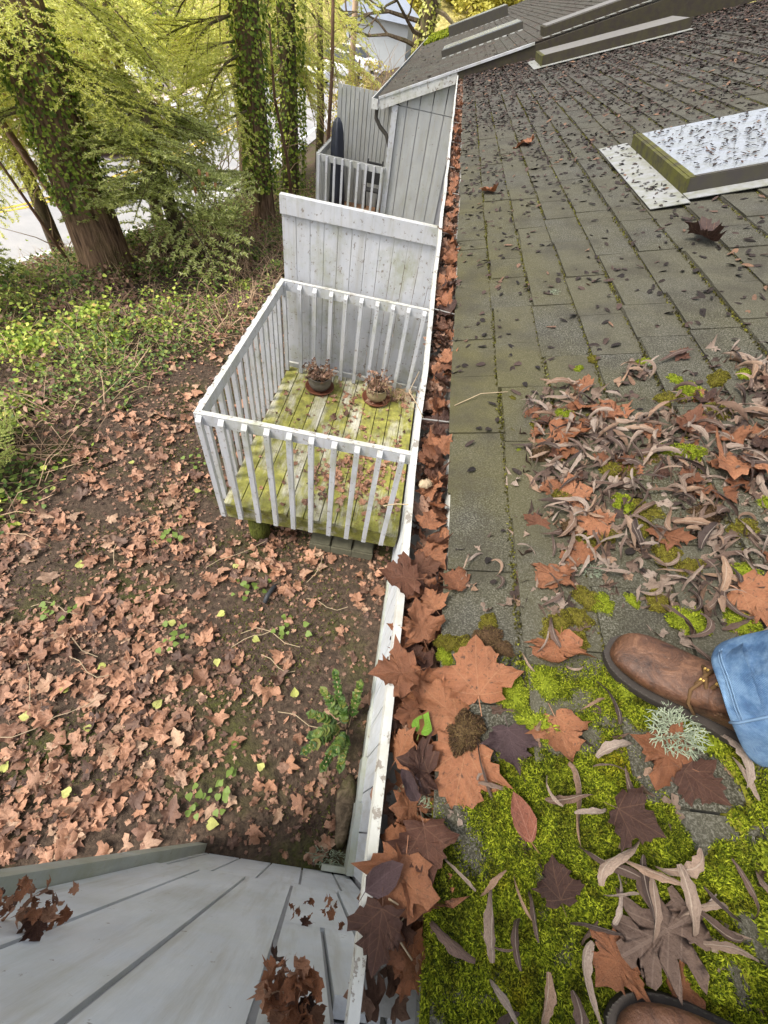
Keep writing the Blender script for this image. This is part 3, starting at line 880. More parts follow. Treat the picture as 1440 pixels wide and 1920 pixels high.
for i in range(9):
    q = MB(); y = FY0 + .1 + i * .145; q.box((FX0 - .052, y - .019, FZ - .12), (FX0 - .021, y + .019, 1.44)); q.build('baluster', M['far_siding'], fd)
fs = empty('privacy_screen', (-1.4, 10.45, 0), 'far grey privacy screen of narrow grooved boards behind the far deck', 'screen')
n = 14; w = (-.84 + 1.97) / n
for i in range(n):
    q = MB(); x0 = -1.97 + i * w; q.box((x0 + .005, 10.42, .2), (x0 + w - .005, 10.44 + random.uniform(-.004, .004), 2.17)); q.build('board', M['far_siding'], fs)
q = MB(); q.box((-1.965, 10.445, .25), (-.845, 10.47, 2.12)); q.build('backing', M['groove'], fs)
# dark covered thing
q = MB(); rings = []
for z, rx, ry, ox in ((FZ + .005, .15, .17, .02), (FZ + .3, .14, .16, .02), (FZ + .7, .12, .14, .01), (FZ + 1.0, .11, .13, 0), (FZ + 1.2, .10, .11, -.005), (FZ + 1.32, .075, .08, -.01), (FZ + 1.38, .03, .035, -.01)):
    rings.append([(-1.80 + ox + rx * math.cos(a) * (1 + .13 * math.sin(5 * a + z * 2)), 9.72 + ry * math.sin(a) * (1 + .13 * math.cos(4 * a)), z) for a in np.linspace(0, 2 * PI, 24, endpoint=False)])
q.rings(rings); tag(q.build('covered_grill', M['navy'], None, True), 'tall shape under a dark navy fabric cover behind the far railing', 'covered grill')
q = MB()
for i in range(4): q.box((-1.5, 9.35 + i * .11, FZ + .003 + .0), (-1.05, 9.45 + i * .11, FZ + .10 + .01 * i))
tag(q.build('log_stack', M['brown_wood'], None), 'low pile of brown firewood boards on the far deck floor', 'firewood')
ch = empty('folding_chair', (-1.15, 9.9, FZ), 'black folded metal chair leaning on the far deck', 'chair')
for x in (-1.28, -1.0):
    q = MB(); q.tube([(x, 9.75, FZ + .01), (x + .02, 10.05, FZ + .85)], .014, 6); q.build('leg', M['tyre'], ch)
    q = MB(); q.tube([(x + .03, 10.15, FZ + .01), (x + .03, 9.86, FZ + .6)], .014, 6); q.build('leg', M['tyre'], ch)
q = MB(); q.box((-1.27, 9.95, FZ + .5), (-.99, 9.975, FZ + .83)); q.build('backrest', M['tyre'], ch)
q = MB(); q.box((-1.26, 9.72, FZ + .42), (-.99, 9.93, FZ + .445)); q.build('seat', M['tyre'], ch)
q = MB(); q.lathe([(0, .004), (.075, .004), (.10, .17), (.108, .17), (.108, .19), (.09, .19), (.085, .15), (0, .15)], (-.98, 9.32, FZ), 14)
tag(q.build('flower_pot', M['terracotta'], None, True), 'small terracotta pot on the far deck beside the firewood', 'pot')

# ------------------------------------------------------------------ leaf templates
HALF = [(0, -.02), (.08, -.09), (.20, -.13), (.31, -.09), (.50, -.07), (.46, .03), (.47, .11), (.60, .13), (.64, .24), (.88, .38), (.72, .43), (.66, .54), (.55, .51), (.48, .54), (.37, .55), (.36, .62), (.46, .72), (.34, .75), (.29, .86), (.19, .87), (.12, .97), (0, 1.16)]
HALF_LO = [(0, -.02), (.22, -.13), (.50, -.06), (.45, .11), (.64, .22), (.86, .40), (.62, .54), (.36, .55), (.42, .72), (.24, .86), (0, 1.14)]
OAK = [(0, -.03), (.05, .03), (.10, .10), (.19, .11), (.25, .17), (.24, .23), (.16, .26), (.15, .32), (.26, .32), (.38, .37), (.43, .44), (.38, .49), (.24, .47), (.18, .50), (.22, .56), (.36, .61), (.43, .69), (.41, .75), (.31, .74), (.21, .68), (.19, .73), (.26, .82), (.28, .90), (.22, .94), (.14, .90), (.11, .92), (.10, 1.0), (0, 1.04)]
SIMPLE = [(0, 0), (.12, .06), (.24, .20), (.30, .40), (.26, .62), (.15, .82), (0, 1.0)]
HEART = [(0, .06), (.14, -.02), (.30, .02), (.44, .16), (.46, .36), (.34, .58), (.16, .80), (0, 1.0)]
def leaf_tpl(half, cup=.5, fold=.2, wav=.1, seed=0, mids=(.35, .62, .84), stem=.35, centre=.30, rib=False, jit=.14):
    r = random.Random(seed)
    out = [(x, y) for x, y in half] + [(-x, y) for x, y in half[-2:0:-1]]
    n = len(out)
    out = [(x * (1 + jit * (r.random() - .5)), y + jit * .45 * (r.random() - .5)) for x, y in out]
    if jit > .2:
        a0 = r.uniform(0, 6.28); out = [(x, y) if math.cos(math.atan2(y - .3, x) - a0) < .55 else (x * .62, .3 + (y - .3) * .62) for x, y in out]
    pts = [(0., centre)]
    for m in mids: pts += [((x * m, (1 - m) * min(.9, max(.02, y - .15 * abs(x))) + m * y) if rib else (x * m, centre + (y - centre) * m)) for x, y in out]
    if rib: pts[0] = (0., centre)
    pts += out
    F = []
    for k in range(n): F.append((0, 1 + k, 1 + (k + 1) % n))
    for l in range(len(mids)):
        a, b = 1 + l * n, 1 + (l + 1) * n
        for k in range(n):
            k2 = (k + 1) % n; F += [(a + k, b + k, b + k2), (a + k, b + k2, a + k2)]
    P = np.array(pts); uv = P.copy()
    if stem:
        m = len(pts)
        s_ = [(-.010, 0), (.010, 0), (.008 + .05, -stem), (.045, -stem)]
        P = np.concatenate([P, np.array(s_)]); uv = np.concatenate([uv, np.array([(0, .3)] * 4)])
        F += [(m, m + 1, m + 2), (m, m + 2, m + 3)]
    x, y = P[:, 0], P[:, 1] - centre
    a1, a2, p1, p2 = r.uniform(0, 6.28), r.uniform(0, 6.28), r.uniform(0, 6.28), r.uniform(0, 6.28)
    bx, by = math.cos(a1), math.sin(a1)
    t = x * bx + y * by; t2 = -x * by + y * bx
    rr = np.hypot(x, y)
    k1 = max(1e-3, cup * 1.5); sg = 1 if r.random() < .75 else -.4
    bend = np.where(t > 0, 1, r.uniform(.35, 1)) * k1
    nt = np.sin(np.clip(bend * t, -2.4, 2.4)) / bend
    z = (1 - np.cos(np.clip(bend * t, -2.4, 2.4))) / bend * sg
    z = z + cup * .25 * t2 * t2 * r.choice((-1, 1)) + fold * np.abs(x)
    z = z + wav * np.sin(5.5 * x + p1) * np.cos(4.5 * y + p2) * rr * 1.6 + wav * .55 * np.sin(13 * x + p2) * np.sin(12 * y + p1) * np.clip(rr, 0, .8) + .06 * np.sin(11 * np.arctan2(y, x) + a2) * rr * rr
    z = z + wav * .35 * np.array([r.uniform(-1, 1) for _ in range(len(x))]) * rr
    V = np.stack([nt * bx - t2 * by, nt * by + t2 * bx, z], -1)
    if stem: V[-4:, 2] = np.array([0, 0, .10, .10])
    return V, np.array(F), uv
def tpl_mesh(name, t, mat, smooth=True): return np_mesh(name, t[0], t[1], mat, smooth, t[2])

def strip_tpl(seed, curl=3., w=.085, n=13):
    r = random.Random(seed); w = w * r.uniform(.6, 1.25)
    V, U = [], []
    ang = r.uniform(-.5, .5); p = np.zeros(3); d = 1. / (n - 1)
    side = curl * r.uniform(.3, .85) * r.choice((-1, 1)); lift = r.uniform(.3, 2.6); side2 = -side * r.uniform(-.6, 1.2)
    tw0 = r.uniform(-.8, .8); tw1 = tw0 + r.uniform(-2.6, 2.6)
    el = r.uniform(.1, .5)
    for i in range(n):
        t = i / (n - 1)
        ww = w * math.sin(PI * min(1, t * .93 + .07)) ** .8 * (1 - .35 * t) * (1 + r.uniform(-.22, .22))
        dirv = np.array([math.cos(ang) * math.cos(el), math.sin(ang) * math.cos(el), math.sin(el)])
        nv = np.array([-math.sin(ang), math.cos(ang), 0]); uv_ = np.cross(dirv, nv)
        tw = tw0 + (tw1 - tw0) * t
        sv = nv * math.cos(tw) + uv_ * math.sin(tw); cv = np.cross(sv, dirv)
        V += [p - sv * ww + cv * ww * .55, p - cv * ww * .12, p + sv * ww + cv * ww * .55]
        U += [(-.2, t), (0, t), (.2, t)]
        p = p + dirv * d
        ang += (side * (1 - t) + side2 * t) * d * 1.6 + r.uniform(-.10, .10); el += -lift * d + r.uniform(-.06, .06)
    V = np.array(V); V[:, 2] -= V[:, 2].min() - .01; V[:, :2] -= V[:, :2].mean(0)
    F = []
    for i in range(n - 1):
        a = i * 3
        F += [(a, a + 1, a + 4), (a, a + 4, a + 3), (a + 1, a + 2, a + 5), (a + 1, a + 5, a + 4)]
    return V, np.array(F), np.array(U)

maple_hi = [leaf_tpl(HALF, c, f, w, 40 + i) for i, (c, f, w) in enumerate([(.15, .10, .08), (.35, .2, .12), (.7, .25, .15), (1.1, .2, .2), (1.5, .4, .2), (.9, .6, .2), (.3, -.25, .15)])]
maple_me = [tpl_mesh('maple_leaf', t, M['maple']) for t in maple_hi]
maple_lo = [leaf_tpl(HALF_LO, c, f, w, 70 + i, mids=(.55,), stem=.3, jit=.34) for i, (c, f, w) in enumerate([(.2, .1, .2), (.5, .2, .25), (.9, .2, .3), (1.3, .3, .3), (.35, -.2, .3), (.7, .5, .2), (.4, .1, .3), (1.1, .2, .2), (.3, .4, .3), (.8, -.3, .3)])]
maple_lo_me = [tpl_mesh('fallen_leaf', t, M['maple_ground']) for t in maple_lo]
willow_t = [strip_tpl(100 + i, c) for i, c in enumerate((.2, .5, .9, 1.4, 1.8, 2.6, 3.6, 1.2, .8, .6, .3, 1.7, .5, 1.0, 4.4))]
willow_me = [tpl_mesh('narrow_leaf', t, M['willow']) for t in willow_t]
simple_t = leaf_tpl(SIMPLE, .25, .2, .05, 3, mids=(), stem=0, centre=.45)

def TRS(loc, yaw=0., pitch=0., roll=0., s=1.):
    return Matrix.Translation(loc) @ Matrix.Rotation(yaw, 4, 'Z') @ Matrix.Rotation(pitch, 4, 'X') @ Matrix.Rotation(roll, 4, 'Y') @ Matrix.Scale(s, 4)
def on_roof(x, y, n, yaw, pitch=0., roll=0., s=1.):
    return RM @ TRS((xu(x), y, n), yaw, pitch, roll, s)

# ------------------------------------------------------------------ moss on the roof
def tuft_cloud(n, pts, nrm, L, W, spread=.9, seed=1):
    """little bent blades at pts (n,3) along normals"""
    g = np.random.default_rng(seed)
    d = nrm + g.normal(0, spread * .5, (n, 3)); d /= np.linalg.norm(d, axis=1)[:, None]
    s = np.cross(d, g.normal(0, 1, (n, 3))); s /= np.linalg.norm(s, axis=1)[:, None]
    b = np.cross(s, d)
    l = L * g.uniform(.5, 1.3, n)[:, None]; w = W * g.uniform(.7, 1.3, n)[:, None]
    bend = g.uniform(.1, .6, n)[:, None]
    V = np.stack([pts - s * w * .6, pts + s * w * .6, pts + d * l * .55 - s * w, pts + d * l * .55 + s * w, pts + d * l * .9 + b * l * bend], 1).reshape(-1, 3)
    F = (np.array([[0, 1, 3], [0, 3, 2], [2, 3, 4]])[None] + (np.arange(n) * 5)[:, None, None]).reshape(-1, 3)
    return V, F

def moss_density(x, y):
    m = fbm(x, y, 9.) 
    low = np.clip((.06 + .10 * np.clip((x - .2) / .1, 0, 1) - y) / .06, 0, 1)            # solid carpet by the boots
    up = np.clip((.29 - y) / .08, 0, 1) * np.clip((x - .265) / .05, 0, 1) * np.clip((.62 - x) / .05, 0, 1) * np.clip((m - .30) / .12, 0, 1)
    hole = np.clip((m - .30 + .16 * np.clip((.5 - x) / .1, 0, 1)) / .06, 0, 1)
    bare = np.exp(-(((x - .235) / .022) ** 2 + ((y + .0) / .03) ** 2)) + .9 * np.exp(-(((x - .215) / .015) ** 2 + ((y - .03) / .02) ** 2)) + np.exp(-(((x - .62) / .05) ** 2 + ((y + .06) / .03) ** 2))
    edge = np.clip((x - .174 - .012 * (vnoise(y, y * 0, 40) - .4)) / .008, 0, 1)
    return np.clip(np.maximum(low * hole, up) - bare, 0, 1) * edge
def moss_h(x, y): return .036 * np.clip(fbm(x, y, 21.) - .32, 0, 1) + .018 * np.clip(vnoise(x, y, 55.) - .35, 0, 1)
nm = 430000
mx = rng.uniform(.168, .78, nm); my = rng.uniform(-.36, .30, nm)
keep = rng.random(nm) < moss_density(mx, my)
mx, my = mx[keep], my[keep]
hgt = .004 + moss_h(mx, my) * moss_density(mx, my)
P = np.stack([mx + 0 * mx, my, EZ + (mx - EX) * SL], -1) + hgt[:, None] * np.array([-SN, 0, CA])
V, F = tuft_cloud(len(mx), P, np.repeat(np.array([[-SN, 0, CA]]), len(mx), 0), .0072, .00078, 1.1, 2)
tag(put('moss_carpet', np_mesh('moss_carpet', V, F, M['moss_plush'])), 'bright yellow green moss carpet covering the roof around the boots', 'moss', kind='stuff')
# the moss bed under the blades
gx = np.linspace(.168, .78, 150); gy = np.linspace(-.36, .30, 160)
X, Y = np.meshgrid(gx, gy); D = moss_density(X, Y)
H = moss_h(X, Y) * D + .002 * D - .014 * (D < .12)
Vb = np.stack([X, Y, EZ + (X - EX) * SL], -1) + H[..., None] * np.array([-SN, 0, CA])
i = (np.arange(len(gy) - 1)[:, None] * len(gx) + np.arange(len(gx) - 1)[None]).ravel()
Fb = np.stack([i, i + 1, i + len(gx) + 1, i + len(gx)], -1)
good = (D.ravel()[Fb].max(1) > .12)
tag(put('moss_bed', np_mesh('moss_bed', Vb.reshape(-1, 3), Fb[good], M['moss_dark'], True)), 'olive moss bed beneath the bright moss blades on the roof', 'moss', kind='stuff')

def cushion(seed, mat, n=1500, flat=.55, L=.10, W=.018):
    """a moss cushion of radius 1 made of a lumpy dome and blades"""
    g = np.random.default_rng(seed)
    d = g.normal(0, 1, (n, 3)); d[:, 2] = np.abs(d[:, 2]); d /= np.linalg.norm(d, axis=1)[:, None]
    a = np.arctan2(d[:, 1], d[:, 0])
    r = 1 + .18 * np.sin(2 * a + seed) + .12 * np.sin(5 * a + 2 * seed) + .06 * np.sin(9 * a)
    P = d * r[:, None]; P[:, 2] *= flat
    nn = d.copy(); nn[:, 2] += .4; nn /= np.linalg.norm(nn, axis=1)[:, None]
    V, F = tuft_cloud(n, P * .93, nn, L * 1.6, W * 1.6, .8, seed)
    b = MB()
    rings = []
    for t in np.linspace(0, 1, 6):
        ph = t * PI / 2
        ring = []
        for k in range(16):
            aa = 2 * PI * k / 16; rr = 1 + .18 * math.sin(2 * aa + seed) + .12 * math.sin(5 * aa + 2 * seed)
            ring.append((math.cos(aa) * math.cos(ph) * rr * .93, math.sin(aa) * math.cos(ph) * rr * .93, math.sin(ph) * flat * .93 - .05))
        rings.append(ring)
    b.rings(rings, False, True)
    tri = []
    for f in b.f:
        for k in range(1, len(f) - 1): tri.append((f[0], f[k], f[k + 1]))
    A = Acc(); A.add(V, F); A.add(np.array(b.v), np.array(tri))
    return A.mesh('moss_cushion', mat, False)
cush = {'g': [cushion(i, M['moss']) for i in (1, 2, 3)], 'd': [cushion(i, M['moss_dark']) for i in (4, 5, 6)], 'b': [cushion(i, M['moss_brown']) for i in (7, 8)]}
cush_spots = [('g', .47, .95, .022), ('d', .41, .92, .018), ('g', .70, .78, .026), ('g', .665, .79, .020), ('d', .62, .77, .022), ('d', .575, .73, .020), ('d', .54, .735, .022), ('g', .545, .63, .024), ('d', .58, .61, .024), ('d', .565, .575, .022), ('d', .59, .50, .030), ('d', .615, .47, .024), ('g', .585, .36, .022), ('g', .60, .375, .016), ('d', .43, .66, .018), ('d', .49, .545, .018), ('b', .435, .57, .02), ('d', .455, .53, .02), ('g', .42, .50, .012),
    ('d', .20, .30, .020), ('g', .19, .275, .018), ('d', .225, .29, .022), ('b', .25, .285, .026), ('b', .262, .315, .024), ('d', .185, .305, .014), ('b', .285, .30, .018), ('d', .265, .345, .016), ('d', .385, .35, .024), ('d', .42, .36, .020), ('g', .46, .39, .024), ('d', .44, .40, .022), ('g', .385, .31, .018), ('d', .37, .33, .022), ('d', .41, .315, .018), ('g', .66, .36, .024), ('g', .70, .46, .020), ('g', .51, .40, .012), ('d', .55, .40, .016),
    ('g', .765, 1.00, .030), ('g', .745, 1.06, .022), ('d', .72, .98, .026), ('g', .70, 1.16, .016), ('d', .84, 1.05, .026), ('g', .90, 1.06, .02), ('d', .80, .92, .026), ('d', .745, .90, .022), ('g', .35, .82, .008), ('d', .34, .90, .008), ('d', .35, 1.04, .012), ('b', .40, .80, .02), ('d', .53, .93, .013), ('d', .57, .98, .013), ('g', .535, 1.16, .012), ('d', .58, 1.2, .014), ('d', .73, .56, .024), ('g', .80, .62, .018), ('b', .68, .60, .024)]
for x, y, s in ((.62, .02, .05), (.66, -.03, .045), (.60, -.02, .04), (.70, .05, .05), (.56, .20, .035), (.35, .24, .03), (.30, .22, .026), (.335, .17, .03), (.47, .24, .03)): cush_spots.append(('g', x, y, s))
for k, x, y, s in cush_spots:
    nm_ = {'g': 'bright lime green cushion of moss growing on the shingles', 'd': 'olive green cushion of moss growing on the shingles', 'b': 'brown dried cushion of moss growing on the shingles'}[k]
    tag(put('moss_cushion', random.choice(cush[k]), None, on_roof(x, y, .005, random.uniform(0, 6.28), 0, 0, s * 1.05) @ Matrix.Diagonal((random.uniform(.8, 1.3), random.uniform(.8, 1.3), random.uniform(.8, 1.2), 1))), nm_, 'moss', {'g': 'bright moss cushions on the roof', 'd': 'olive moss cushions on the roof', 'b': 'brown moss cushions on the roof'}[k])
# moss along the butt edges of the courses
A = Acc(); pts = []
for i in range(1, 22):
    n = int(5600 / (1 + i * .12))
    v = rng.uniform(-.2, 6.5, n) ** 1.0
    u = i * E_ + rng.normal(-.003, .0032, n)
    w = np.clip(fbm(v, v * 0 + i * 3.7, 2.3) * 1.7 - .35 - .02 * v, 0, 1)
    if i in (1, 4, 6): w = np.clip(w + .25, 0, 1)
    k = rng.random(n) < w
    pts.append(np.stack([u[k], v[k], np.full(k.sum(), .002)], -1))
pts = np.concatenate(pts)
W_ = np.stack([pts[:, 0] * CA - pts[:, 2] * SN + EX, pts[:, 1], pts[:, 0] * SN + pts[:, 2] * CA + EZ], -1)
V, F = tuft_cloud(len(W_), W_, np.repeat(np.array([[-SN, 0, CA]]), len(W_), 0), .008, .0022, 1.2, 8)
tag(put('moss_seams', np_mesh('moss_seams', V, F, M['moss_seam'])), 'thin olive moss lines along the shingle courses', 'moss', kind='stuff')

# lichen tufts
def mossy(x, y):
    """height of the moss surface above the shingles"""
    return float((moss_h(x, y) * moss_density(x, y) + .010 * moss_density(x, y)) * .9)
def lichen(seed, n=70):
    r = random.Random(seed); b = MB()
    for i in range(n):
        a = r.uniform(0, 6.28); rr = r.random() ** .5
        p = Vector((math.cos(a) * rr * .7, math.sin(a) * rr * .7, .05)); d = Vector((math.cos(a) * .5 + r.uniform(-.5, .5), math.sin(a) * .5 + r.uniform(-.5, .5), r.uniform(.1, .9))).normalized()
        pts = [p]
        for k in range(4):
            d = (d + Vector((r.uniform(-.6, .6), r.uniform(-.6, .6), r.uniform(-.4, .3)))).normalized(); p = p + d * .13; pts.append(p)
        b.tube(pts, [.022, .02, .018, .014, .008], 4, True)
        q = pts[2]; d2 = (d + Vector((r.uniform(-1, 1), r.uniform(-1, 1), .3))).normalized()
        b.tube([q, q + d2 * .14, q + d2 * .26], [.017, .014, .007], 4, True)
    return b.mesh('lichen_tuft', M['lichen'])
for i, (x, y, s, lab) in enumerate([(.515, .180, .040, 'large pale grey green lichen tuft beside the boot sole'), (.155, .045, .03, 'grey lichen tuft among the gutter leaves near the moss carpet'), (.455, .46, .022, 'small white lichen tuft on the shingle among narrow leaves'), (.43, .49, .016, 'tiny white lichen sprig beside a bright moss cushion'), (.68, .62, .016, 'small pale lichen flake high among the narrow leaves'), (.71, 1.14, .016, 'pale yellow lichen on the shingle seam above the leaf drift'), (.53, 1.66, .022, 'pale lichen patch on the clean shingles upslope of the gutter')]):
    T = on_roof(x, y, .008 + mossy(x, y) + (.016 if i == 0 else 0), i, 0, 0, s) if x > .18 else TRS((x, y, 2.685), 1, 0, 0, s)
    tag(put('lichen_tuft', lichen(20 + i, 150 if i == 0 else 40), None, T), lab, 'lichen')

# ------------------------------------------------------------------ leaves on the roof
SIG = [  # mesh material, half outline, x, y, height, yaw(deg), tilt, size, cup, label
    ('maple', HALF, .245, .235, .035, 2, (.15, -.10), .092, .12, 'largest pointed tan maple leaf standing over the gutter edge'),
    ('maple', HALF, .195, .185, .022, 52, (.1, .2), .080, .25, 'tan maple leaf just left of the largest pointed leaf'),
    ('maple', HALF, .222, .105, .024, 168, (-.1, .1), .088, .25, 'toothed tan maple leaf below the brown moss lump at the gutter edge'),
    ('maple', HALF, .362, .168, .026, 192, (.2, .1), .060, .55, 'orange brown folded maple leaf lying on moss between gutter and boot'),
    ('purple_leaf', HALF, .292, .145, .026, 190, (.05, -.12), .056, .2, 'dark purple black maple leaf on moss near the gutter'),
    ('red_leaf', SIMPLE, .30, .045, .026, 20, (.1, .3), .058, .4, 'small glossy red brown leaf on the moss carpet'),
    ('oak_leaf', OAK, .445, -.042, .026, -62 + 180, (.05, .1), .112, .3, 'large brown lobed oak leaf lying on moss above the lower boot'),
    ('maple', HALF, .372, .30, .03, 150, (.3, .4), .075, .7, 'orange maple leaf crumpled against the boot toe'),
    ('maple', HALF, .50, .145, .02, 60, (.1, -.1), .060, .7, 'brown maple leaf under the lichen tuft beside the boot'),
    ('maple', HALF, .525, .12, .02, 230, (.0, .2), .050, .8, 'brown crumpled leaf just below the boot sole'),
    ('maple', HALF,   .455, -.088, .012, 80, (.5, .3), .036, .6, 'orange curled leaf lying against the toe of the lower boot'),
    ('maple', HALF, .455, .86, .022, 250, (.2, .1), .085, .6, 'orange rolled maple leaf beside the round moss cushion in the leaf drift'),
    ('maple', HALF, .58, .93, .02, 30, (.2, .2), .07, .7, 'pale tan crumpled maple leaf at the upper edge of the leaf drift'),
    ('maple', HALF, .475, .575, .028, 200, (.1, .1), .065, .9, 'orange brown balled leaf in the middle of the leaf drift'),
    ('maple', HALF, .73, .86, .02, -20, (.1, .2), .07, .5, 'pale brown maple leaf above the bright moss in the leaf drift'),
    ('maple', HALF, .53, .97, .02, 100, (.2, .4), .06, .8, 'light tan leaf half buried near the upper drift edge'),
    ('maple', HALF, .45, .66, .022, 280, (.1, .2), .06, .7, 'bright orange curled leaf fragment at the drift centre'),
    ('maple', HALF, .60, .54, .02, 160, (.1, .1), .05, .3, 'small flat brown leaf right of the olive moss cushion'),
    ('maple', HALF, .385, .45, .02, 140, (.1, .1), .06, .5, 'pinkish brown leaf at the lower left of the leaf drift'),
    ('maple', HALF, .69, .40, .03, 220, (.2, .4), .085, .5, 'orange brown maple leaf beside the jeans cuff'),
    ('maple', HALF, .77, .72, .03, 120, (.3, .2), .09, .7, 'orange maple leaf at the right edge of the leaf drift'),
    ('maple', HALF, 1.06, 1.92, .03, 80, (.3, .2), .11, 1.1, 'red brown curled maple leaf alone on the clean shingles at the right'),
    ('maple', HALF, .60, 4.02, .03, 200, (.3, .2), .12, .8, 'curled brown leaf lying on the shingles near the white flashing'),
    ('maple', HALF, .35, 3.02, .03, 110, (.3, .2), .085, .7, 'orange leaf lying alone on the first shingle courses'),
    ('maple', HALF, .21, .43, .02, 70, (.1, .2), .05, .4, 'dark pink leaf lying across the gutter edge by the bare shingle'),
    ('maple', HALF, .335, -.02, .025, 10, (.2, .1), .042, .6, 'small brown leaf curled on the moss carpet above the long curled leaf'),
    ('maple', HALF, .39, -.075, .025, 130, (.2, .1), .045, .5, 'small dark brown leaf on moss left of the oak leaf'),
    ('maple', HALF, .43, .065, .025, 240, (.2, .1), .050, .9, 'brown leaf under the curled narrow leaves at the moss centre'),
]
for i, (mt, half, x, y, h, yaw, (pt, rl), s, cup, lab) in enumerate(SIG):
    t = leaf_tpl(half, cup, .12, .16 if half is HALF else .07, 300 + i, stem=.35 if half is HALF else .2, centre=.3 if half is HALF else .45, rib=half is not HALF)
    T = on_roof(x, y, h * .75 + mossy(x, y), math.radians(yaw), pt, rl, s)
    if mt == 'maple': mt = 'tan_maple' if ('tan' in lab or 'orange' in lab) else 'maple'
    tag(put({'oak_leaf': 'oak_leaf'}.get(mt, 'maple_leaf' if half is HALF else 'leaf'), tpl_mesh('leaf', t, M[mt]), None, T), lab, 'leaf')
# brown moss lump by the big leaf
tag(put('moss_lump', cushion(31, M['moss_brown'], 2600, .8), None, on_roof(.225, .15, .015, 0, 0, 0, .030)), 'dark brown lump of dead moss among the tan leaves at the gutter edge', 'moss')
tag(put('pale_seed_husk', cushion(32, M['twig_pale'], 260, .8), None, TRS((.125, .70, 2.700), 0, 0, 0, .016)), 'pale round husk resting on the gutter leaves', 'husk')

def drift(x, y):
    m = fbm(x, y, 6.)
    band = np.clip((x - .30 - .10 * np.clip(y - .6, 0, 1)) / .12, 0, 1) * np.clip((1.10 + .10 * np.clip((x - .5) / .3, 0, 1) - y) / .10, 0, 1) * np.clip((y - .27) / .05, 0, 1)
    low = .03 * (y <= .30) * np.clip((x - .26) / .06, 0, 1)
    edge = .10 * np.clip((.62 - y) / .1, 0, 1) * (x > .2)
    return np.clip(np.maximum(band * np.clip((m - .40) / .20, .04, 1), np.maximum(low, edge)), 0, 1)
def boot_clear(x, y):
    d1 = np.array([.83, -.56]); p = np.stack([np.asarray(x) - .455, np.asarray(y) - .30], -1); a = p @ d1; b = np.abs(p @ np.array([.56, .83]))
    q1 = (a > -.02) & (b < .062)
    q2 = (np.asarray(y) < -.10) & (np.asarray(x) > .36)
    return ~(q1 | q2)
n = 9000
x = rng.uniform(.2, 1.0, n); y = rng.uniform(-.18, 1.25, n)
k = (rng.random(n) < drift(x, y)) & boot_clear(x, y)
x, y = x[k], y[k]
order = np.argsort((x - .3) ** 2 * .3 + y ** 2)[:]
sel = rng.permutation(len(x))
ind = sel[:250]; bulk = sel[250:440]
for a in ind:
    T = on_roof(x[a], y[a], .005 + .012 * random.random() + mossy(x[a], y[a]), random.uniform(0, 6.28), random.uniform(-.3, .3), random.uniform(-.4, .4), random.uniform(.045, .098)) @ Matrix.Diagonal((1, random.uniform(.7, 1.5), random.uniform(.5, 1), 1))
    tag(put('narrow_leaf', random.choice(willow_me), None, T), 'curled grey brown narrow dead leaf lying on the mossy shingles', 'leaf', 'curled narrow leaves on the roof')
A = Acc()
for ti in range(len(willow_t)):
    b = bulk[ti::len(willow_t)]; t = willow_t[ti]; m = len(b)
    R = rotmats(rng.uniform(0, 6.28, m), rng.uniform(-.3, .3, m), rng.uniform(-.4, .4, m))
    tilt = np.array([[CA, 0, -SN], [0, 1, 0], [SN, 0, CA]])
    loc = np.stack([x[b], y[b], EZ + (x[b] - EX) * SL + rng.uniform(.002, .012, m)], -1)
    V, F = scatter(t[0], t[1], tilt[None] @ R, loc, rng.uniform(.05, .09, m)); A.add(V, F, np.tile(t[2], (m, 1)))
# broken brown scraps in the drift
cu_ = 0
while cu_ < 48:
    xx_, yy_ = random.uniform(.26, .80), random.uniform(-.15, .30)
    if not boot_clear(xx_, yy_) or fbm(xx_, yy_, 9.) < .34 + .14 * random.random(): continue
    cu_ += 1
    T = on_roof(xx_, yy_, .010 + .014 * random.random() + mossy(xx_, yy_), random.uniform(0, 6.28), random.uniform(-.3, .3), random.uniform(-.4, .4), random.uniform(.05, .085)) @ Matrix.Diagonal((1, random.uniform(.8, 1.4), random.uniform(.6, 1), 1))
    tag(put('narrow_leaf', random.choice(willow_me), None, T), 'curled grey brown narrow dead leaf lying on bright moss near the boots', 'leaf', 'curled narrow leaves on the moss')
n = 7000; x2 = rng.uniform(.2, 1.0, n); y2 = rng.uniform(-.1, 1.25, n); k = (rng.random(n) < drift(x2, y2) * .36) & boot_clear(x2, y2); x2, y2 = x2[k], y2[k]
t = maple_lo[2]; m = len(x2)
V, F = scatter(t[0], t[1], tilt[None] @ rotmats(rng.uniform(0, 6.28, m), rng.uniform(-.5, .5, m), rng.uniform(-.5, .5, m)), np.stack([x2, y2, EZ + (x2 - EX) * SL + rng.uniform(.002, .008, m)], -1), rng.uniform(.012, .034, m)); A.add(V, F, np.tile(t[2], (m, 1)))
n = 900; x2 = rng.uniform(.3, 1.0, n); y2 = rng.uniform(.28, 1.2, n); k = (rng.random(n) < drift(x2, y2) * .55) & boot_clear(x2, y2); x2, y2 = x2[k], y2[k]
for a in range(min(60, len(x2))):
    T = on_roof(x2[a], y2[a], .008 + .01 * random.random(), random.uniform(0, 6.28), random.uniform(-.35, .35), random.uniform(-.35, .35), random.uniform(.022, .050))
    tag(put('broken_leaf', random.choice(maple_me), None, T), 'small crumpled brown leaf piece in the drift on the shingles', 'leaf', 'crumpled leaf pieces in the roof drift')
tag(put('leaf_drift', A.mesh('leaf_drift', M['willow_bulk'], True)), 'drift of grey brown curled leaf litter across the shingles', 'leaf litter', kind='stuff')
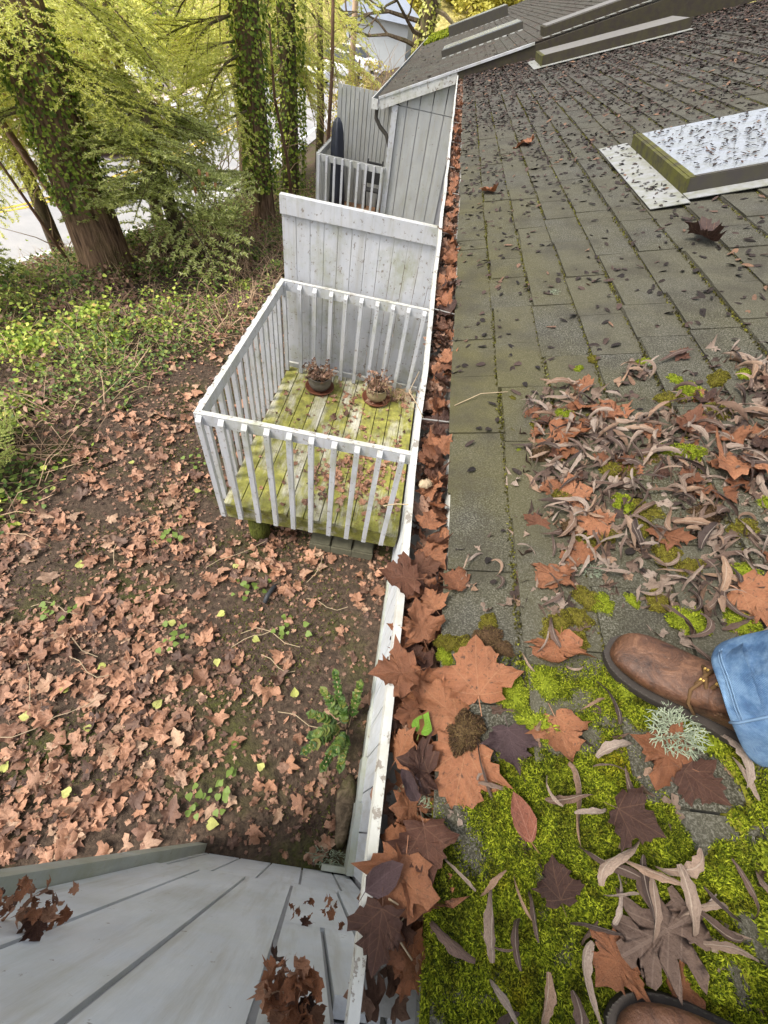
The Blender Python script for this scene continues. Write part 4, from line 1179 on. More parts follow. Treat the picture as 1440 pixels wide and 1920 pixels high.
# dark crumbs all over the roof
n = 26000
u = rng.uniform(.0, 4.6, n); v = rng.uniform(.2, 8.9, n)
den = np.clip(.16 + .14 * v + .12 * u, 0, 1.3) * np.clip(fbm(u, v, 3.) * 1.6 - .2, .1, 1)
k = rng.random(n) < den; u, v = u[k], v[k]; m = len(u)
t = simple_t
loc = np.stack([u * CA + EX - .008 * SN, v, u * SN + EZ + .009 * CA], -1)
V, F = scatter(t[0], t[1], tilt[None] @ rotmats(rng.uniform(0, 6.28, m), rng.uniform(-.4, .4, m), rng.uniform(-.4, .4, m)), loc, np.stack([rng.uniform(.012, .034, m), rng.uniform(.014, .044, m), rng.uniform(.02, .07, m)], -1) * (.85 + .08 * v)[:, None])
A = Acc(); A.add(V, F, np.tile(t[2], (m, 1)))
# debris in the valley by the far wing and on the skylights
m = 2600; u = 5 * rng.random(m) ** 1.3; v = 8.97 - rng.exponential(.5, m)
V, F = scatter(t[0], t[1], tilt[None] @ rotmats(rng.uniform(0, 6.28, m), rng.uniform(-.4, .4, m), rng.uniform(-.4, .4, m)), np.stack([u * CA + EX, v, u * SN + EZ + .012], -1), rng.uniform(.02, .06, m)); A.add(V, F, np.tile(t[2], (m, 1)))
m = 700; u = rng.uniform(xu(1.17), xu(2.4), m); v = rng.uniform(2.5, 3.3, m); hh = .080
V, F = scatter(t[0], t[1], tilt[None] @ rotmats(rng.uniform(0, 6.28, m), rng.uniform(-.3, .3, m), rng.uniform(-.3, .3, m)), np.stack([u * CA + EX - hh * SN, v, u * SN + EZ + hh * CA], -1), np.stack([rng.uniform(.008, .024, m), rng.uniform(.010, .035, m), rng.uniform(.02, .05, m)], -1)); A.add(V, F, np.tile(t[2], (m, 1)))
m = 90; u = rng.uniform(xu(1.13) - .155, xu(1.13) - .01, m); v = rng.uniform(2.32, 3.45, m)
V, F = scatter(t[0], t[1], tilt[None] @ rotmats(rng.uniform(0, 6.28, m), rng.uniform(-.3, .3, m), rng.uniform(-.3, .3, m)), np.stack([u * CA + EX - .021 * SN, v, u * SN + EZ + .021 * CA], -1), np.stack([rng.uniform(.008, .024, m), rng.uniform(.012, .035, m), rng.uniform(.02, .05, m)], -1)); A.add(V, F, np.tile(t[2], (m, 1)))
m = 1300; yy = rng.uniform(9.1, 24, m); xx = rng.uniform(-1., 5, m); tw = np.array([[math.cos(WA), 0, -math.sin(WA)], [0, 1, 0], [math.sin(WA), 0, math.cos(WA)]])
V, F = scatter(t[0], t[1], tw[None] @ rotmats(rng.uniform(0, 6.28, m), rng.uniform(-.3, .3, m), rng.uniform(-.3, .3, m)), np.stack([xx, yy, wz(xx) + .024], -1), rng.uniform(.02, .07, m)); A.add(V, F, np.tile(t[2], (m, 1)))
tag(put('roof_debris', A.mesh('roof_debris', M['crumb'], True)), 'dark leaf crumbs scattered over the shingles and skylights', 'debris', kind='stuff')
# moss on far corner of the wing roof
m = 5000; yy = rng.uniform(19, 24, m); xx = -1.0 + rng.random(m) ** 1.6 * .9
V, F = tuft_cloud(m, np.stack([xx, yy, wz(xx) + .02], -1), np.repeat(np.array([[-.38, 0, .92]]), m, 0), .07, .03, 1, 5)
tag(put('wing_roof_moss', np_mesh('wing_roof_moss', V, F, M['moss'])), 'yellow green moss on the far corner of the wing roof', 'moss', kind='stuff')

# ------------------------------------------------------------------ leaves in the gutter
def gutter_z(y): return 2.668 + .03 * fbm(y, y * 0, 2.)
n_g = 0
y = -.12
spots = []
while y < 8.8:
    spots.append(y); y += (.020 if y < .9 else .030 if y < 2.5 else .05) * random.uniform(.6, 1.4)
gut_me = maple_me[1:] + [tpl_mesh('maple_leaf', t, M['tan_maple']) for t in maple_hi[1:]]
for y in spots[:190]:
    s = random.uniform(.034, .066) if y < 3 else random.uniform(.034, .052)
    x = random.choice((.125, .135, .145, .155, .165)) + random.uniform(-.006, .006)
    T = TRS((x, y, gutter_z(y) + random.uniform(-.022, .026)), random.uniform(0, 6.28), random.uniform(-.75, .75), random.uniform(-.75, .75), s)
    tag(put('maple_leaf', random.choice(gut_me), None, T), 'dry curled brown maple leaf lodged in the white gutter', 'leaf', 'maple leaves in the gutter')
for (x, y, z, yaw, pt, rl, s, mi, lab) in [(.095, .41, 2.735, 95, .2, .1, .070, 0, 'tan leaf jutting over the gutter lip beyond the deck side'), (.105, .225, 2.735, 100, -.1, .35, .068, 1, 'tan leaf overhanging the white gutter lip left of the big leaves'), (.135, .315, 2.73, 20, .4, .2, .066, 3, 'crinkled orange brown leaf standing in the gutter'),
    (.135, -.035, 2.72, 170, -.2, .3, .070, 2, 'large brown leaf folded down into the near gutter'), (.165, .005, 2.725, 190, .3, .2, .060, 2, 'orange leaf curled on end beside the moss carpet edge'), (.11, -.085, 2.73, 175, -.1, .5, .056, 3, 'big dark brown leaf covering the gutter lip at the bottom'), (.165, -.045, 2.71, 150, .6, .2, .062, 4, 'orange brown leaf wedged between gutter and moss edge'), (.15, .09, 2.72, 80, .4, .3, .055, 4, 'orange leaf curled over the shaded gutter gap')]:
    tag(put('maple_leaf', maple_me[mi], None, TRS((x, y, z), math.radians(yaw), pt, rl, s)), lab, 'leaf')
t = leaf_tpl(HEART, .3, .1, .05, 5, stem=.3)
tag(put('green_leaf', tpl_mesh('green_leaf', t, M['green_leaf']), None, TRS((.150, .150, 2.722), math.radians(-20), .3, -.3, .036)), 'single fresh green leaf among the tan gutter leaves', 'leaf')
for (x, y, yaw, s) in ((.10, -.045, -50, .06), (.14, .06, 40, .05)):
    t = leaf_tpl(SIMPLE, .5, .3, .1, int(yaw + 99), stem=.2)
    tag(put('leaf', tpl_mesh('leaf', t, M['purple_leaf']), None, TRS((x, y, 2.735), math.radians(yaw), .3, .2, s)), 'long dark purple leaf hanging over the gutter lip near the wall' if yaw < 0 else 'dark wet leaf stuck upright in the gutter beside the lichen', 'leaf')
A = Acc()
m = 1500; yy = rng.uniform(-.18, 8.9, m); t = maple_lo[3]
V, F = scatter(t[0], t[1], rotmats(rng.uniform(0, 6.28, m), rng.uniform(-.9, .9, m), rng.uniform(-.9, .9, m)), np.stack([rng.uniform(.105, .185, m), yy, 2.625 + rng.uniform(0, .055, m)], -1), rng.uniform(.018, .042, m)); A.add(V, F, np.tile(t[2], (m, 1)))
tag(put('gutter_litter', A.mesh('gutter_litter', M['maple_bulk'], True)), 'dark broken leaf litter filling the bottom of the gutter', 'leaf litter', kind='stuff')
# twigs in the gutter / over the lip
for i, (p, lab) in enumerate([([(.16, -.115, 2.70), (.13, -.09, 2.715), (.15, -.07, 2.71), (.12, -.06, 2.72)], 'thin pale twig in the dark near end of the gutter'), ([(.085, .60, 2.73), (.06, .62, 2.70), (.03, .615, 2.69)], 'bent twig poking out over the gutter lip near the deck corner'), ([(.10, .93, 2.72), (.075, .96, 2.74), (.05, 1.02, 2.73), (.07, 1.1, 2.75)], 'wiry twig curling off the gutter lip above the deck rail'), ([(.19, 1.02, 2.715), (.26, 1.06, 2.745), (.33, 1.05, 2.775)], 'thin dark twig lying across the first shingle course')]):
    q = MB(); q.tube(p, .0014, 5); tag(q.build('twig', M['twig_pale'], None, True), lab, 'twig')

# leaf clumps caught on the near wall
clump_me = [tpl_mesh('leaf', t, M['tan_maple']) for t in maple_hi[2:6]] + [tpl_mesh('leaf', t, M['maple_ground']) for t in maple_hi[2:5]] + maple_me[4:6]
def clump(name, c, n, s, lab, vz=.8, sz=(.014, .028)):
    e = empty(name, c, lab, 'leaf clump')
    for i in range(n):
        T = TRS((c[0] + random.uniform(-s, s) * .9, c[1] + random.uniform(0, .05), c[2] + random.uniform(-s, s) * vz), random.uniform(0, 6.28), random.uniform(-1.5, 1.5), random.uniform(-1.2, 1.2), random.uniform(*sz))
        put('leaf', random.choice(clump_me), e, T)
clump('leaf_clump', (-.45, -.19, 2.40), 34, .060, 'clump of tattered brown leaves stuck to the wall at the left edge', 1.2, (.012, .027))
clump('leaf_clump', (.010, -.188, 2.665), 30, .045, 'clump of brown leaves standing up against the wall at the bottom edge', .45, (.014, .028))
clump('leaf_clump', (.06, -.19, 1.975), 14, .085, 'row of small dead leaves caught on the wall joint near the gutter', .15, (.012, .022))

# ------------------------------------------------------------------ person: boots and jeans
person = empty('person', (.62, .1, 2.8), 'person in blue jeans and worn brown leather lace up boots standing on the mossy roof', 'person')
def boot(toe, ang, lift):
    """boot in roof frame; toe = world (x,y) of toe tip; ang = direction heel->toe in roof plane"""
    K = .86
    T = RM @ Matrix.Translation((xu(toe[0]), toe[1], lift)) @ Matrix.Rotation(ang, 4, 'Z') @ Matrix.Scale(K, 4)        # +x of this frame points out of the toe
    def ring(x, w, z0, z1, n=20, p=2.6, sh=0.):
        r = []
        for k in range(n):
            a = 2 * PI * k / n; c, s = math.cos(a), math.sin(a)
            yy = math.copysign(abs(c) ** (2 / p), c) * w + sh; zz = math.copysign(abs(s) ** (2 / p), s)
            r.append(T @ Vector((x, yy, (z0 + z1) / 2 + zz * (z1 - z0) / 2)))
        return r
    # x from the toe (0) back to -L;  half width, bottom, top
    up = [(-.004, .014, .022, .034), (-.010, .026, .019, .048), (-.022, .037, .018, .057), (-.040, .0445, .018, .0635), (-.065, .0485, .018, .067), (-.090, .0485, .018, .072), (-.115, .0465, .018, .080), (-.140, .0445, .018, .093), (-.165, .0425, .018, .112), (-.19, .041, .018, .132), (-.215, .040, .018, .148), (-.245, .0385, .018, .150), (-.275, .033, .02, .150), (-.288, .020, .022, .148)]
    b = MB(); b.rings([ring(*u) for u in up])
    bo = b.build('boot', M['leather'], person, True)
    sub = bo.modifiers.new('s', 'SUBSURF'); sub.levels = sub.render_levels = 2
    s = MB(); so = [(.004, .015), (-.004, .028), (-.018, .041), (-.038, .0495), (-.065, .0535), (-.095, .053), (-.13, .048), (-.17, .044), (-.21, .0425), (-.25, .041), (-.28, .034), (-.296, .018)]
    left = [(x, w) for x, w in so]; out = left + [(x, -w) for x, w in so[::-1]]
    lo = [T @ Vector((x, w, 0.)) for x, w in out]; hi = [T @ Vector((x, w, .016)) for x, w in out]; hi2 = [T @ Vector((x * 1.0, w * .985, .0195)) for x, w in out]
    s.rings([lo, hi, hi2]); s.build('sole', M['rubber'], bo)
    # welt stitching
    st = MB()
    for k in range(0, len(so) - 1):
        for f in (.1, .4, .7):
            x = so[k][0] + (so[k + 1][0] - so[k][0]) * f; w = so[k][1] + (so[k + 1][1] - so[k][1]) * f
            for sg in (1, -1): st.box((x - .0018, sg * w * .955 - .0006, .0192), (x + .0018, sg * w * .955 + .0006, .0206), T)
    st.build('welt_stitching', M['curb'], bo)['kind'] = 'stuff'
    # tongue, eyelet facing and laces
    f = MB()
    for sg in (1, -1):
        rr = []
        for x, w, z0, z1 in up[6:11]:
            rr.append([T @ Vector((x - .006, sg * w * .34, z1 + .0016)), T @ Vector((x - .006, sg * w * .34, z1 - .004)), T @ Vector((x - .006, sg * (w * .9 + .002), z1 - .030)), T @ Vector((x - .006, sg * (w * .9 + .004), z1 - .028)), T @ Vector((x - .006, sg * (w * .68 + .002), z1 - .006))])
        f.rings(rr)
    f.build('eyelet_facing', M['leather'], bo, True)
    l = MB()
    for i, (x, z) in enumerate(((-.130, .091), (-.148, .104), (-.166, .118), (-.184, .133))):
        l.tube([T @ Vector((x, -.019, z - .003)), T @ Vector((x - .006, 0, z + .007)), T @ Vector((x - .014, .019, z + .002))], .0026, 6)
        l.tube([T @ Vector((x, .019, z - .003)), T @ Vector((x - .006, 0, z + .0085)), T @ Vector((x - .014, -.019, z + .002))], .0026, 6)
    l.tube([T @ Vector((-.135, .012, .098)), T @ Vector((-.128, .03, .085)), T @ Vector((-.135, .044, .066)), T @ Vector((-.150, .05, .052))], .0025, 6)
    l.build('lace', M['lace'], bo, True)
    y_ = MB()
    for i, (x, z) in enumerate(((-.130, .091), (-.148, .104), (-.166, .118), (-.184, .133))):
        for sg in (1, -1):
            for q in (0, .004): y_.box((x - .003 - q, sg * .011 - .0015, z + .0045), (x - .0005 - q, sg * .011 + .0015, z + .0085), T)
    y_.build('lace_fleck', M['stitch'], bo)
    return T
T1 = boot((.450, .300), math.atan2(.56, -.83), .020)
T2 = boot((.372, -.134), math.atan2(.10, -.99), .020)
j = MB(); h = MB()
def jeans_leg(T, hip, sd):
    r_ = random.Random(sd)
    an = T @ Vector((-.197, 0, .085)); 
    path = [(an, .074, .064), (an + Vector((.004, 0, .012)), .077, .067), (an + Vector((.008, 0, .05)), .073, .064), (an + Vector((.014, 0, .11)), .075, .067), (an + Vector((.02, .0, .2)), .074, .07), (an + Vector((.02, 0, .34)), .080, .078), (an + Vector((.03, -.0, .44)), .082, .08), (an.lerp(Vector(hip), .75) + Vector((.02, 0, .02)), .10, .10), (Vector(hip), .115, .115)]
    fwd = (T.to_3x3() @ Vector((1, 0, 0))); fwd.z = 0; fwd.normalize(); side = Vector((-fwd.y, fwd.x, 0))
    rings = []
    inner = []
    for i, (p, a, b) in enumerate(path):
        ring = []
        for k in range(40):
            t = 2 * PI * k / 40
            wr = 1 + (.06 * math.sin(3 * t + i * 1.7) + .045 * math.sin(7 * t - i * 1.3) + .03 * (r_.random() - .5)) * (1 if 0 < i < 6 else .3)
            zo = (.030 * math.cos(t) + .012 * math.sin(2 * t)) if i < 3 else .006 * math.sin(5 * t + i)
            ring.append(p + fwd * (math.cos(t) * a * wr) + side * (math.sin(t) * b * wr) + Vector((0, 0, zo)))
        rings.append(ring)
    c = sum(rings[0], Vector((0, 0, 0))) / 40
    inn = [[c + (q - c) * .955 + Vector((0, 0, .05)) for q in rings[0]], [c + (q - c) * .955 for q in rings[0]]]
    j.rings(inn + rings, False, True)
    for dz in (.016, .020):
        h.tube([c + (q - c) * 1.012 + Vector((0, 0, dz)) for q in rings[0]] + [c + (rings[0][0] - c) * 1.012 + Vector((0, 0, dz))], .0007, 4)
    h.tube([r_[8] + side * .0005 for r_ in rings[:6]], .0018, 5)
jeans_leg(T1, (.80, .10, 3.70), 1)
jeans_leg(T2, (.82, -.12, 3.70), 2)
j.rings([[Vector((.81 + .13 * math.cos(t), -.01 + .20 * math.sin(t), z)) for t in np.linspace(0, 2 * PI, 24, endpoint=False)] for z in (3.62, 3.75, 3.86)], True, True)
jo = j.build('jeans', M['denim'], person, True)
sb = jo.modifiers.new('s', 'SUBSURF'); sb.levels = sb.render_levels = 1
ho = h.build('hem_seam', M['denim_seam'], jo, True); ho['kind'] = 'stuff'

# ------------------------------------------------------------------ pots on the deck
def pot(c, prof, mat, lab, glab, stems):
    e = empty('flower_pot', c, lab, 'flower pot', 'flower pots on the deck')
    q = MB(); q.lathe(prof, c, 28); q.build('pot', mat, e, True)
    q = MB(); q.lathe([(0, .135), (.108, .135)], c, 20); q.build('soil', M['potsoil'], e)
    A = Acc(); b = MB()
    for i in range(stems):
        a = random.uniform(0, 6.28); r0 = random.uniform(0, .07); d = Vector((math.cos(a), math.sin(a), 0))
        p0 = Vector(c) + d * r0 + Vector((0, 0, .13)); p1 = p0 + d * random.uniform(.02, .10) + Vector((0, 0, random.uniform(.05, .12))); p2 = p1 + d * random.uniform(.0, .08) + Vector((0, 0, random.uniform(-.05, .06)))
        b.tube([p0, p1, p2], .0022, 4)
        for p in (p1, p2):
            for s in (random.choice(maple_lo),) :
                V, F = scatter(s[0], s[1], rotmats(np.array([random.uniform(0, 6.28)]), np.array([random.uniform(-1.2, 1.2)]), np.array([random.uniform(-1.2, 1.2)])), np.array([list(p)]), np.array([random.uniform(.02, .042)])); A.add(V, F, s[2])
    b.build('dead_stems', M['twig'], e)
    put('dead_leaves', A.mesh('dead_leaves', M['maple_bulk'], True), e)
    return e
sauc = [(0, .004), (.135, .004), (.155, .035), (.160, .035), (.160, .030), (.14, -.0), (0, 0)]
for (x, y, pr, mt, lab, st, sl) in ((-.80, 3.84, [(0, 0), (.085, 0), (.12, .06), (.13, .11), (.124, .155), (.132, .16), (.125, .165), (.112, .16), (.112, .13)], 'stone_pot', 'grey stone flower pot with dead plant, left one on the deck', 60, 'terracotta saucer under the left grey pot'),
                             (-.16, 3.84, [(0, 0), (.07, 0), (.11, .05), (.12, .11), (.11, .15), (.12, .158), (.115, .165), (.104, .16), (.104, .13)], 'buff_pot', 'buff ceramic flower pot with withered plant, right one on the deck', 60, 'terracotta saucer under the right buff pot')):
    q = MB(); q.lathe(sauc, (x, y, DZ + .004), 30); tag(q.build('saucer', M['terracotta'], None, True), sl, 'saucer')
    pot((x, y, DZ + .012), pr, M[mt], lab, '', st)
# dead twig tangle next to right pot
b = MB(); A = Acc()
for i in range(60):
    a = random.uniform(0, 6.28); p = Vector((.10 + random.uniform(-.12, .12), 3.98 + random.uniform(-.1, .1), DZ + .01)); pts = [p]
    for k in range(4): p = p + Vector((random.uniform(-.06, .06), random.uniform(-.06, .06), random.uniform(-.01, .04) if k < 3 else -.01)); p.z = max(p.z, DZ + .006); pts.append(p)
    b.tube(pts, .002, 4)
tag(b.build('dead_plant', M['twig'], None), 'tangle of dead brown stems on the deck floor beside the right pot', 'dead plant')

# leaves on the deck
def deck_den(x, y):
    return np.clip(.10 + 1.0 * np.exp(-(((x + .10) / .42) ** 2 + ((y - 2.60) / .38) ** 2)) + .35 * np.exp(-(((x + .1) / .5) ** 2 + ((y - 3.9) / .22) ** 2)), 0, 1) * np.clip(fbm(x, y, 5.) * 2 - .4, 0, 1)
n = 3200; x = rng.uniform(DX0 + .08, DX1 - .03, n); y = rng.uniform(DY0 + .08, DY1 - .12, n)
k = rng.random(n) < deck_den(x, y); x, y = x[k], y[k]
for a in range(0, 150):
    tag(put('deck_leaf', random.choice(maple_lo_me), None, TRS((x[a], y[a], DZ + random.uniform(.006, .022)), random.uniform(0, 6.28), random.uniform(-.35, .35), random.uniform(-.35, .35), random.uniform(.03, .075))), 'brown fallen leaf lying on the mossy deck boards', 'leaf', 'fallen leaves on the deck')
A = Acc()
for ti in range(10):
    b = np.arange(150 + ti, len(x), 10); t = maple_lo[ti]; m = len(b)
    if m == 0: continue
    V, F = scatter(t[0], t[1], rotmats(rng.uniform(0, 6.28, m), rng.uniform(-.4, .4, m), rng.uniform(-.4, .4, m)), np.stack([x[b], y[b], DZ + rng.uniform(.004, .012, m)], -1), rng.uniform(.015, .038, m)); A.add(V, F, np.tile(t[2], (m, 1)))
tag(put('deck_litter', A.mesh('deck_litter', M['maple_bulk'], True)), 'broken brown leaf litter on the deck boards', 'leaf litter', kind='stuff')

# ------------------------------------------------------------------ ground leaves
def wild_edge(x, y):
    """>0 inside the undergrowth"""
    ex = np.interp(y, [-2, 0, 1.4, 2.1, 2.9, 3.6, 5, 6.2, 8, 12], [-5.2, -4.0, -3.05, -2.8, -2.75, -2.75, -2.4, -2.1, -2.1, -2.0])
    return ex + .45 * (fbm(y, x, 1.3) - .5) - x
def leaf_den(x, y):
    base = np.interp(x, [-6, -3.5, -1.6, -1.1, -.7, .25], [1, 1, 1, .55, .22, .16])
    base = base * np.interp(y, [.8, 1.7, 2.6], [1, .62, .42])
    base = np.where((x > -1.2) & (y > 1.5), np.maximum(base, .5), base)
    base = np.where((x > -1.25) & (y > 2.3), .03, base)
    w = np.clip(wild_edge(x, y) / .5, 0, 1)
    m = fbm(x, y, 1.7)
    return base * (1 - .88 * w) * np.clip((m - .24) / .20, .12, 1) * np.clip(1.2 - y * .07, .3, 1)
n = 16000; x = rng.uniform(-4.6, .27, n); y = rng.uniform(-.9, 7.5, n)
k = (rng.random(n) < np.clip(leaf_den(x, y), 0, 1) ** 1.25 * .9) & ((y > -.17) | (x < -.76)); x, y = x[k], y[k]
vis = np.array([bool(in_view((a, b, 0), 20)) for a, b in zip(x, y)])
x, y = x[vis], y[vis]
dist = x ** 2 + y ** 2 + 3.45 ** 2
o_ = np.argsort(dist)
prob = rng.random(len(x)) * .9 + dist / dist.max()
o_ = np.argsort(prob)[:5400]
for a in o_[:298]:
    s = .045 + .08 * random.random() ** 1.5
    tag(put('fallen_leaf', random.choice(maple_lo_me), None, TRS((x[a], y[a], float(gz(x[a], y[a])) + random.uniform(.012, .035)), random.uniform(0, 6.28), random.uniform(-.35, .35), random.uniform(-.35, .35), s)), 'tan brown fallen maple leaf lying on the ground below the house', 'leaf', 'fallen maple leaves on the ground')
A = Acc(); b_ = o_[298:]
for ti in range(10):
    b = b_[ti::10]; t = maple_lo[ti]; m = len(b)
    V, F = scatter(t[0], t[1], rotmats(rng.uniform(0, 6.28, m), rng.uniform(-.35, .35, m), rng.uniform(-.35, .35, m)), np.stack([x[b], y[b], gz(x[b], y[b]) + rng.uniform(.006, .03, m)], -1), (.032 + .085 * rng.random(m) ** 1.6)[:, None] * rng.uniform(.75, 1.2, (m, 3))); A.add(V, F, np.tile(t[2], (m, 1)))
q_ = M['maple_ground2'] = leaf_mat('fallen_maple_leaf_mass', [(0., (.09, .055, .042)), (.14, (.18, .10, .068)), (.34, (.36, .19, .115)), (.6, (.52, .285, .175)), (.78, (.40, .23, .145)), (.9, (.52, .35, .23)), (1., (.10, .058, .045))], None, rnd='island', rough=.55, trans=.12)
n = 7000; x3 = rng.uniform(-4.4, .27, n); y3 = rng.uniform(-.9, 6.5, n); k = (rng.random(n) < .75 * leaf_den(x3, y3) + .06) & ((y3 > -.17) | (x3 < -.76)) & ~((x3 > -1.25) & (y3 > 2.5)); x3, y3 = x3[k], y3[k]; m = len(x3); t = maple_lo[3]
V, F = scatter(t[0], t[1], rotmats(rng.uniform(0, 6.28, m), rng.uniform(-.5, .5, m), rng.uniform(-.5, .5, m)), np.stack([x3, y3, gz(x3, y3) + rng.uniform(.004, .02, m)], -1), np.stack([rng.uniform(.016, .05, m), rng.uniform(.016, .05, m), rng.uniform(.02, .04, m)], -1)); A.add(V, F, np.tile(t[2], (m, 1)))
tag(put('fallen_leaf_mass', A.mesh('fallen_leaf_mass', M['maple_ground2'], True)), 'carpet of tan fallen maple leaves on the soil', 'leaf litter', kind='stuff')
# small dark litter
A = Acc(); n = 20000; x = rng.uniform(-4.6, .28, n); y = rng.uniform(-.18, 7, n); k = rng.random(n) < np.clip(.35 + leaf_den(x, y), 0, 1) * (1 - .7 * ((x > -1.2) & (y > 2.3))); x, y = x[k], y[k]; m = len(x)
t = maple_lo[6]
V, F = scatter(t[0], t[1], rotmats(rng.uniform(0, 6.28, m), rng.uniform(-.5, .5, m), rng.uniform(-.5, .5, m)), np.stack([x, y, gz(x, y) + rng.uniform(.003, .015, m)], -1), rng.uniform(.012, .036, m)); A.add(V, F, np.tile(t[2], (m, 1)))
tag(put('ground_litter', A.mesh('ground_litter', M['maple_bulk'], True)), 'small dark leaf scraps covering the soil', 'leaf litter', kind='stuff')
# lime leaves
lime_me = tpl_mesh('lime_leaf', leaf_tpl(HEART, .3, .15, .05, 12, mids=(), stem=.2), M['lime_leaf'])
for (px, py) in [(-.95, .92), (-.72, 1.14), (-1.62, .34), (-1.75, .75), (-2.0, .05), (-.30, .78), (-1.05, 1.3), (-1.55, -.02), (-.62, -.06), (-1.9, .55), (-1.25, .55), (-2.35, 1.5), (-1.1, 1.75), (-2.5, 2.7), (-1.75, 2.5), (-2.05, .35), (-1.4, 1.15), (-.4, .28)]:
    tag(put('lime_leaf', lime_me, None, TRS((px, py, float(gz(px, py)) + .035), random.uniform(0, 6.28), random.uniform(-.3, .3), .1, random.uniform(.05, .075))), 'pale yellow green leaf lying on the brown leaf litter', 'leaf', 'pale green fallen leaves on the ground')
# soil moss and grass
m = 36000; x = rng.uniform(-4, .28, m * 2); y = rng.uniform(-.2, 7, m * 2)
patch = np.clip((fbm(x + 7, y, 1.9) - .47) / .12, 0, 1) * np.where((x > -1.0) | (y > 1.6), 1, .4)
patch = np.maximum(patch, .9 * np.exp(-(((x - .1) / .25) ** 2 + ((y - .05) / .30) ** 2)))
k = rng.random(m * 2) < patch * .8; x, y = x[k], y[k]
V, F = tuft_cloud(len(x), np.stack([x, y, gz(x, y)], -1), np.repeat(np.array([[0, 0, 1.]]), len(x), 0), .03, .0035, 1.1, 6)
q_ = foliage('ground_moss_grass', [(0., (.03, .035, .008)), (.4, (.075, .085, .012)), (.8, (.13, .15, .02)), (1., (.20, .22, .045))])
tag(put('ground_moss', np_mesh('ground_moss', V, F, q_)), 'low moss and short grass on the bare soil', 'ground cover', kind='stuff')
# stray twigs on the ground
for i in range(16):
    px, py = random.uniform(-2.6, -.1), random.uniform(-.05, 2.2); a = random.uniform(0, 6.28); L = random.uniform(.15, .6)
    pts = [(px + math.cos(a + .15 * math.sin(k)) * L * k / 4, py + math.sin(a + .15 * math.sin(k * 2)) * L * k / 4, float(gz(px, py)) + .03 + .012 * math.sin(k)) for k in range(5)]
    q = MB(); q.tube(pts, .003, 5); tag(q.build('twig', M['twig_pale'], None), 'thin dry twig lying on the leaf covered ground', 'twig', 'twigs on the ground')
# stone by the wall
q = MB(); rings = []
for z, s in ((-.05, .10), (.03, .11), (.10, .09), (.13, .04)):
    rings.append([(.215 + .6 * s * math.cos(a) * (1 + .2 * math.sin(3 * a)), .12 + 1.9 * s * math.sin(a), z) for a in np.linspace(0, 2 * PI, 14, endpoint=False)])
q.rings(rings); tag(q.build('stone', M['bark_mossy'], None, True), 'mossy brown stone against the foot of the house wall', 'stone')
tag(put('lichen_branch', lichen(55, 60), None, TRS((.16, -.13, .05), 0, 0, 0, .09) @ Matrix.Diagonal((1.6, .6, .8, 1))), 'pale lichen covered twig on the ground at the foot of the corner', 'lichen')

# mahonia plant: frond > leaflets
mah = empty('mahonia_plant', (.08, .55, 0), 'low green plant with paired leaflets growing at the foot of the gutter wall', 'plant')
lf = leaf_tpl([(x * 1.25, y) for x, y in SIMPLE], .2, .25, .03, 9, mids=(.6,), stem=.1, centre=.4); lf_me = tpl_mesh('leaflet', lf, M['fern'])
for (x0, y0, x1, y1, h) in ((.10, .62, -.02, .90, .30), (.10, .60, -.13, .62, .24), (.09, .58, -.12, .40, .22), (.12, .58, .02, .33, .20), (.14, .60, .13, .34, .26), (.15, .62, .17, .86, .28), (.11, .6, -.06, .50, .30), (.13, .58, .08, .42, .30), (.10, .62, -.08, .78, .26), (.12, .6, -.10, .50, .18), (.13, .6, .06, .74, .24)):
    P0 = Vector((x0, y0, .02)); P1 = Vector((x1, y1, h)); mid = (P0 + P1) / 2 + Vector((0, 0, .14))
    pts = [P0.lerp(mid, t).lerp(mid.lerp(P1, t), t) for t in np.linspace(0, 1, 11)]
    q = MB(); q.tube(pts, .0035, 5); fr = q.build('frond', M['twig'], mah)
    for k in range(3, 11, 1):
        p = pts[k]; d = (pts[k] - pts[k - 1]).normalized(); ya = math.atan2(d.y, d.x) - PI / 2
        for s in (-1, 1):
            put('leaflet', lf_me, fr, TRS(p, ya + s * 1.15 + random.uniform(-.15, .15), random.uniform(-.5, .25), random.uniform(-.45, .45), random.uniform(.062, .082) * (1 if k < 8 else .8)))
    put('leaflet', lf_me, fr, TRS(pts[-1], ya, -.2, 0, .075))
# small ivy sprigs on the ground
spr_me = tpl_mesh('leaf', leaf_tpl(HEART, .2, .1, .05, 4, mids=(), stem=0), M['ivy_ground'])
for i, (px, py) in enumerate([(-.50, 1.28), (-.62, .12), (-.75, .02), (-.95, 1.6), (-1.3, 1.05), (-1.75, 1.9), (-2.3, 1.1), (-1.9, 2.9)]):
    e = empty('ivy_sprig', (px, py, float(gz(px, py))), 'small dark green sprig of leaves growing through the leaf litter', 'plant', 'green sprigs in the leaf litter')
    for k in range(11):
        put('leaf', spr_me, e, TRS((px + random.gauss(0, .07), py + random.gauss(0, .07), float(gz(px, py)) + random.uniform(.03, .07)), random.uniform(0, 6.28), random.uniform(-.5, .3), random.uniform(-.4, .4), random.uniform(.03, .06)))

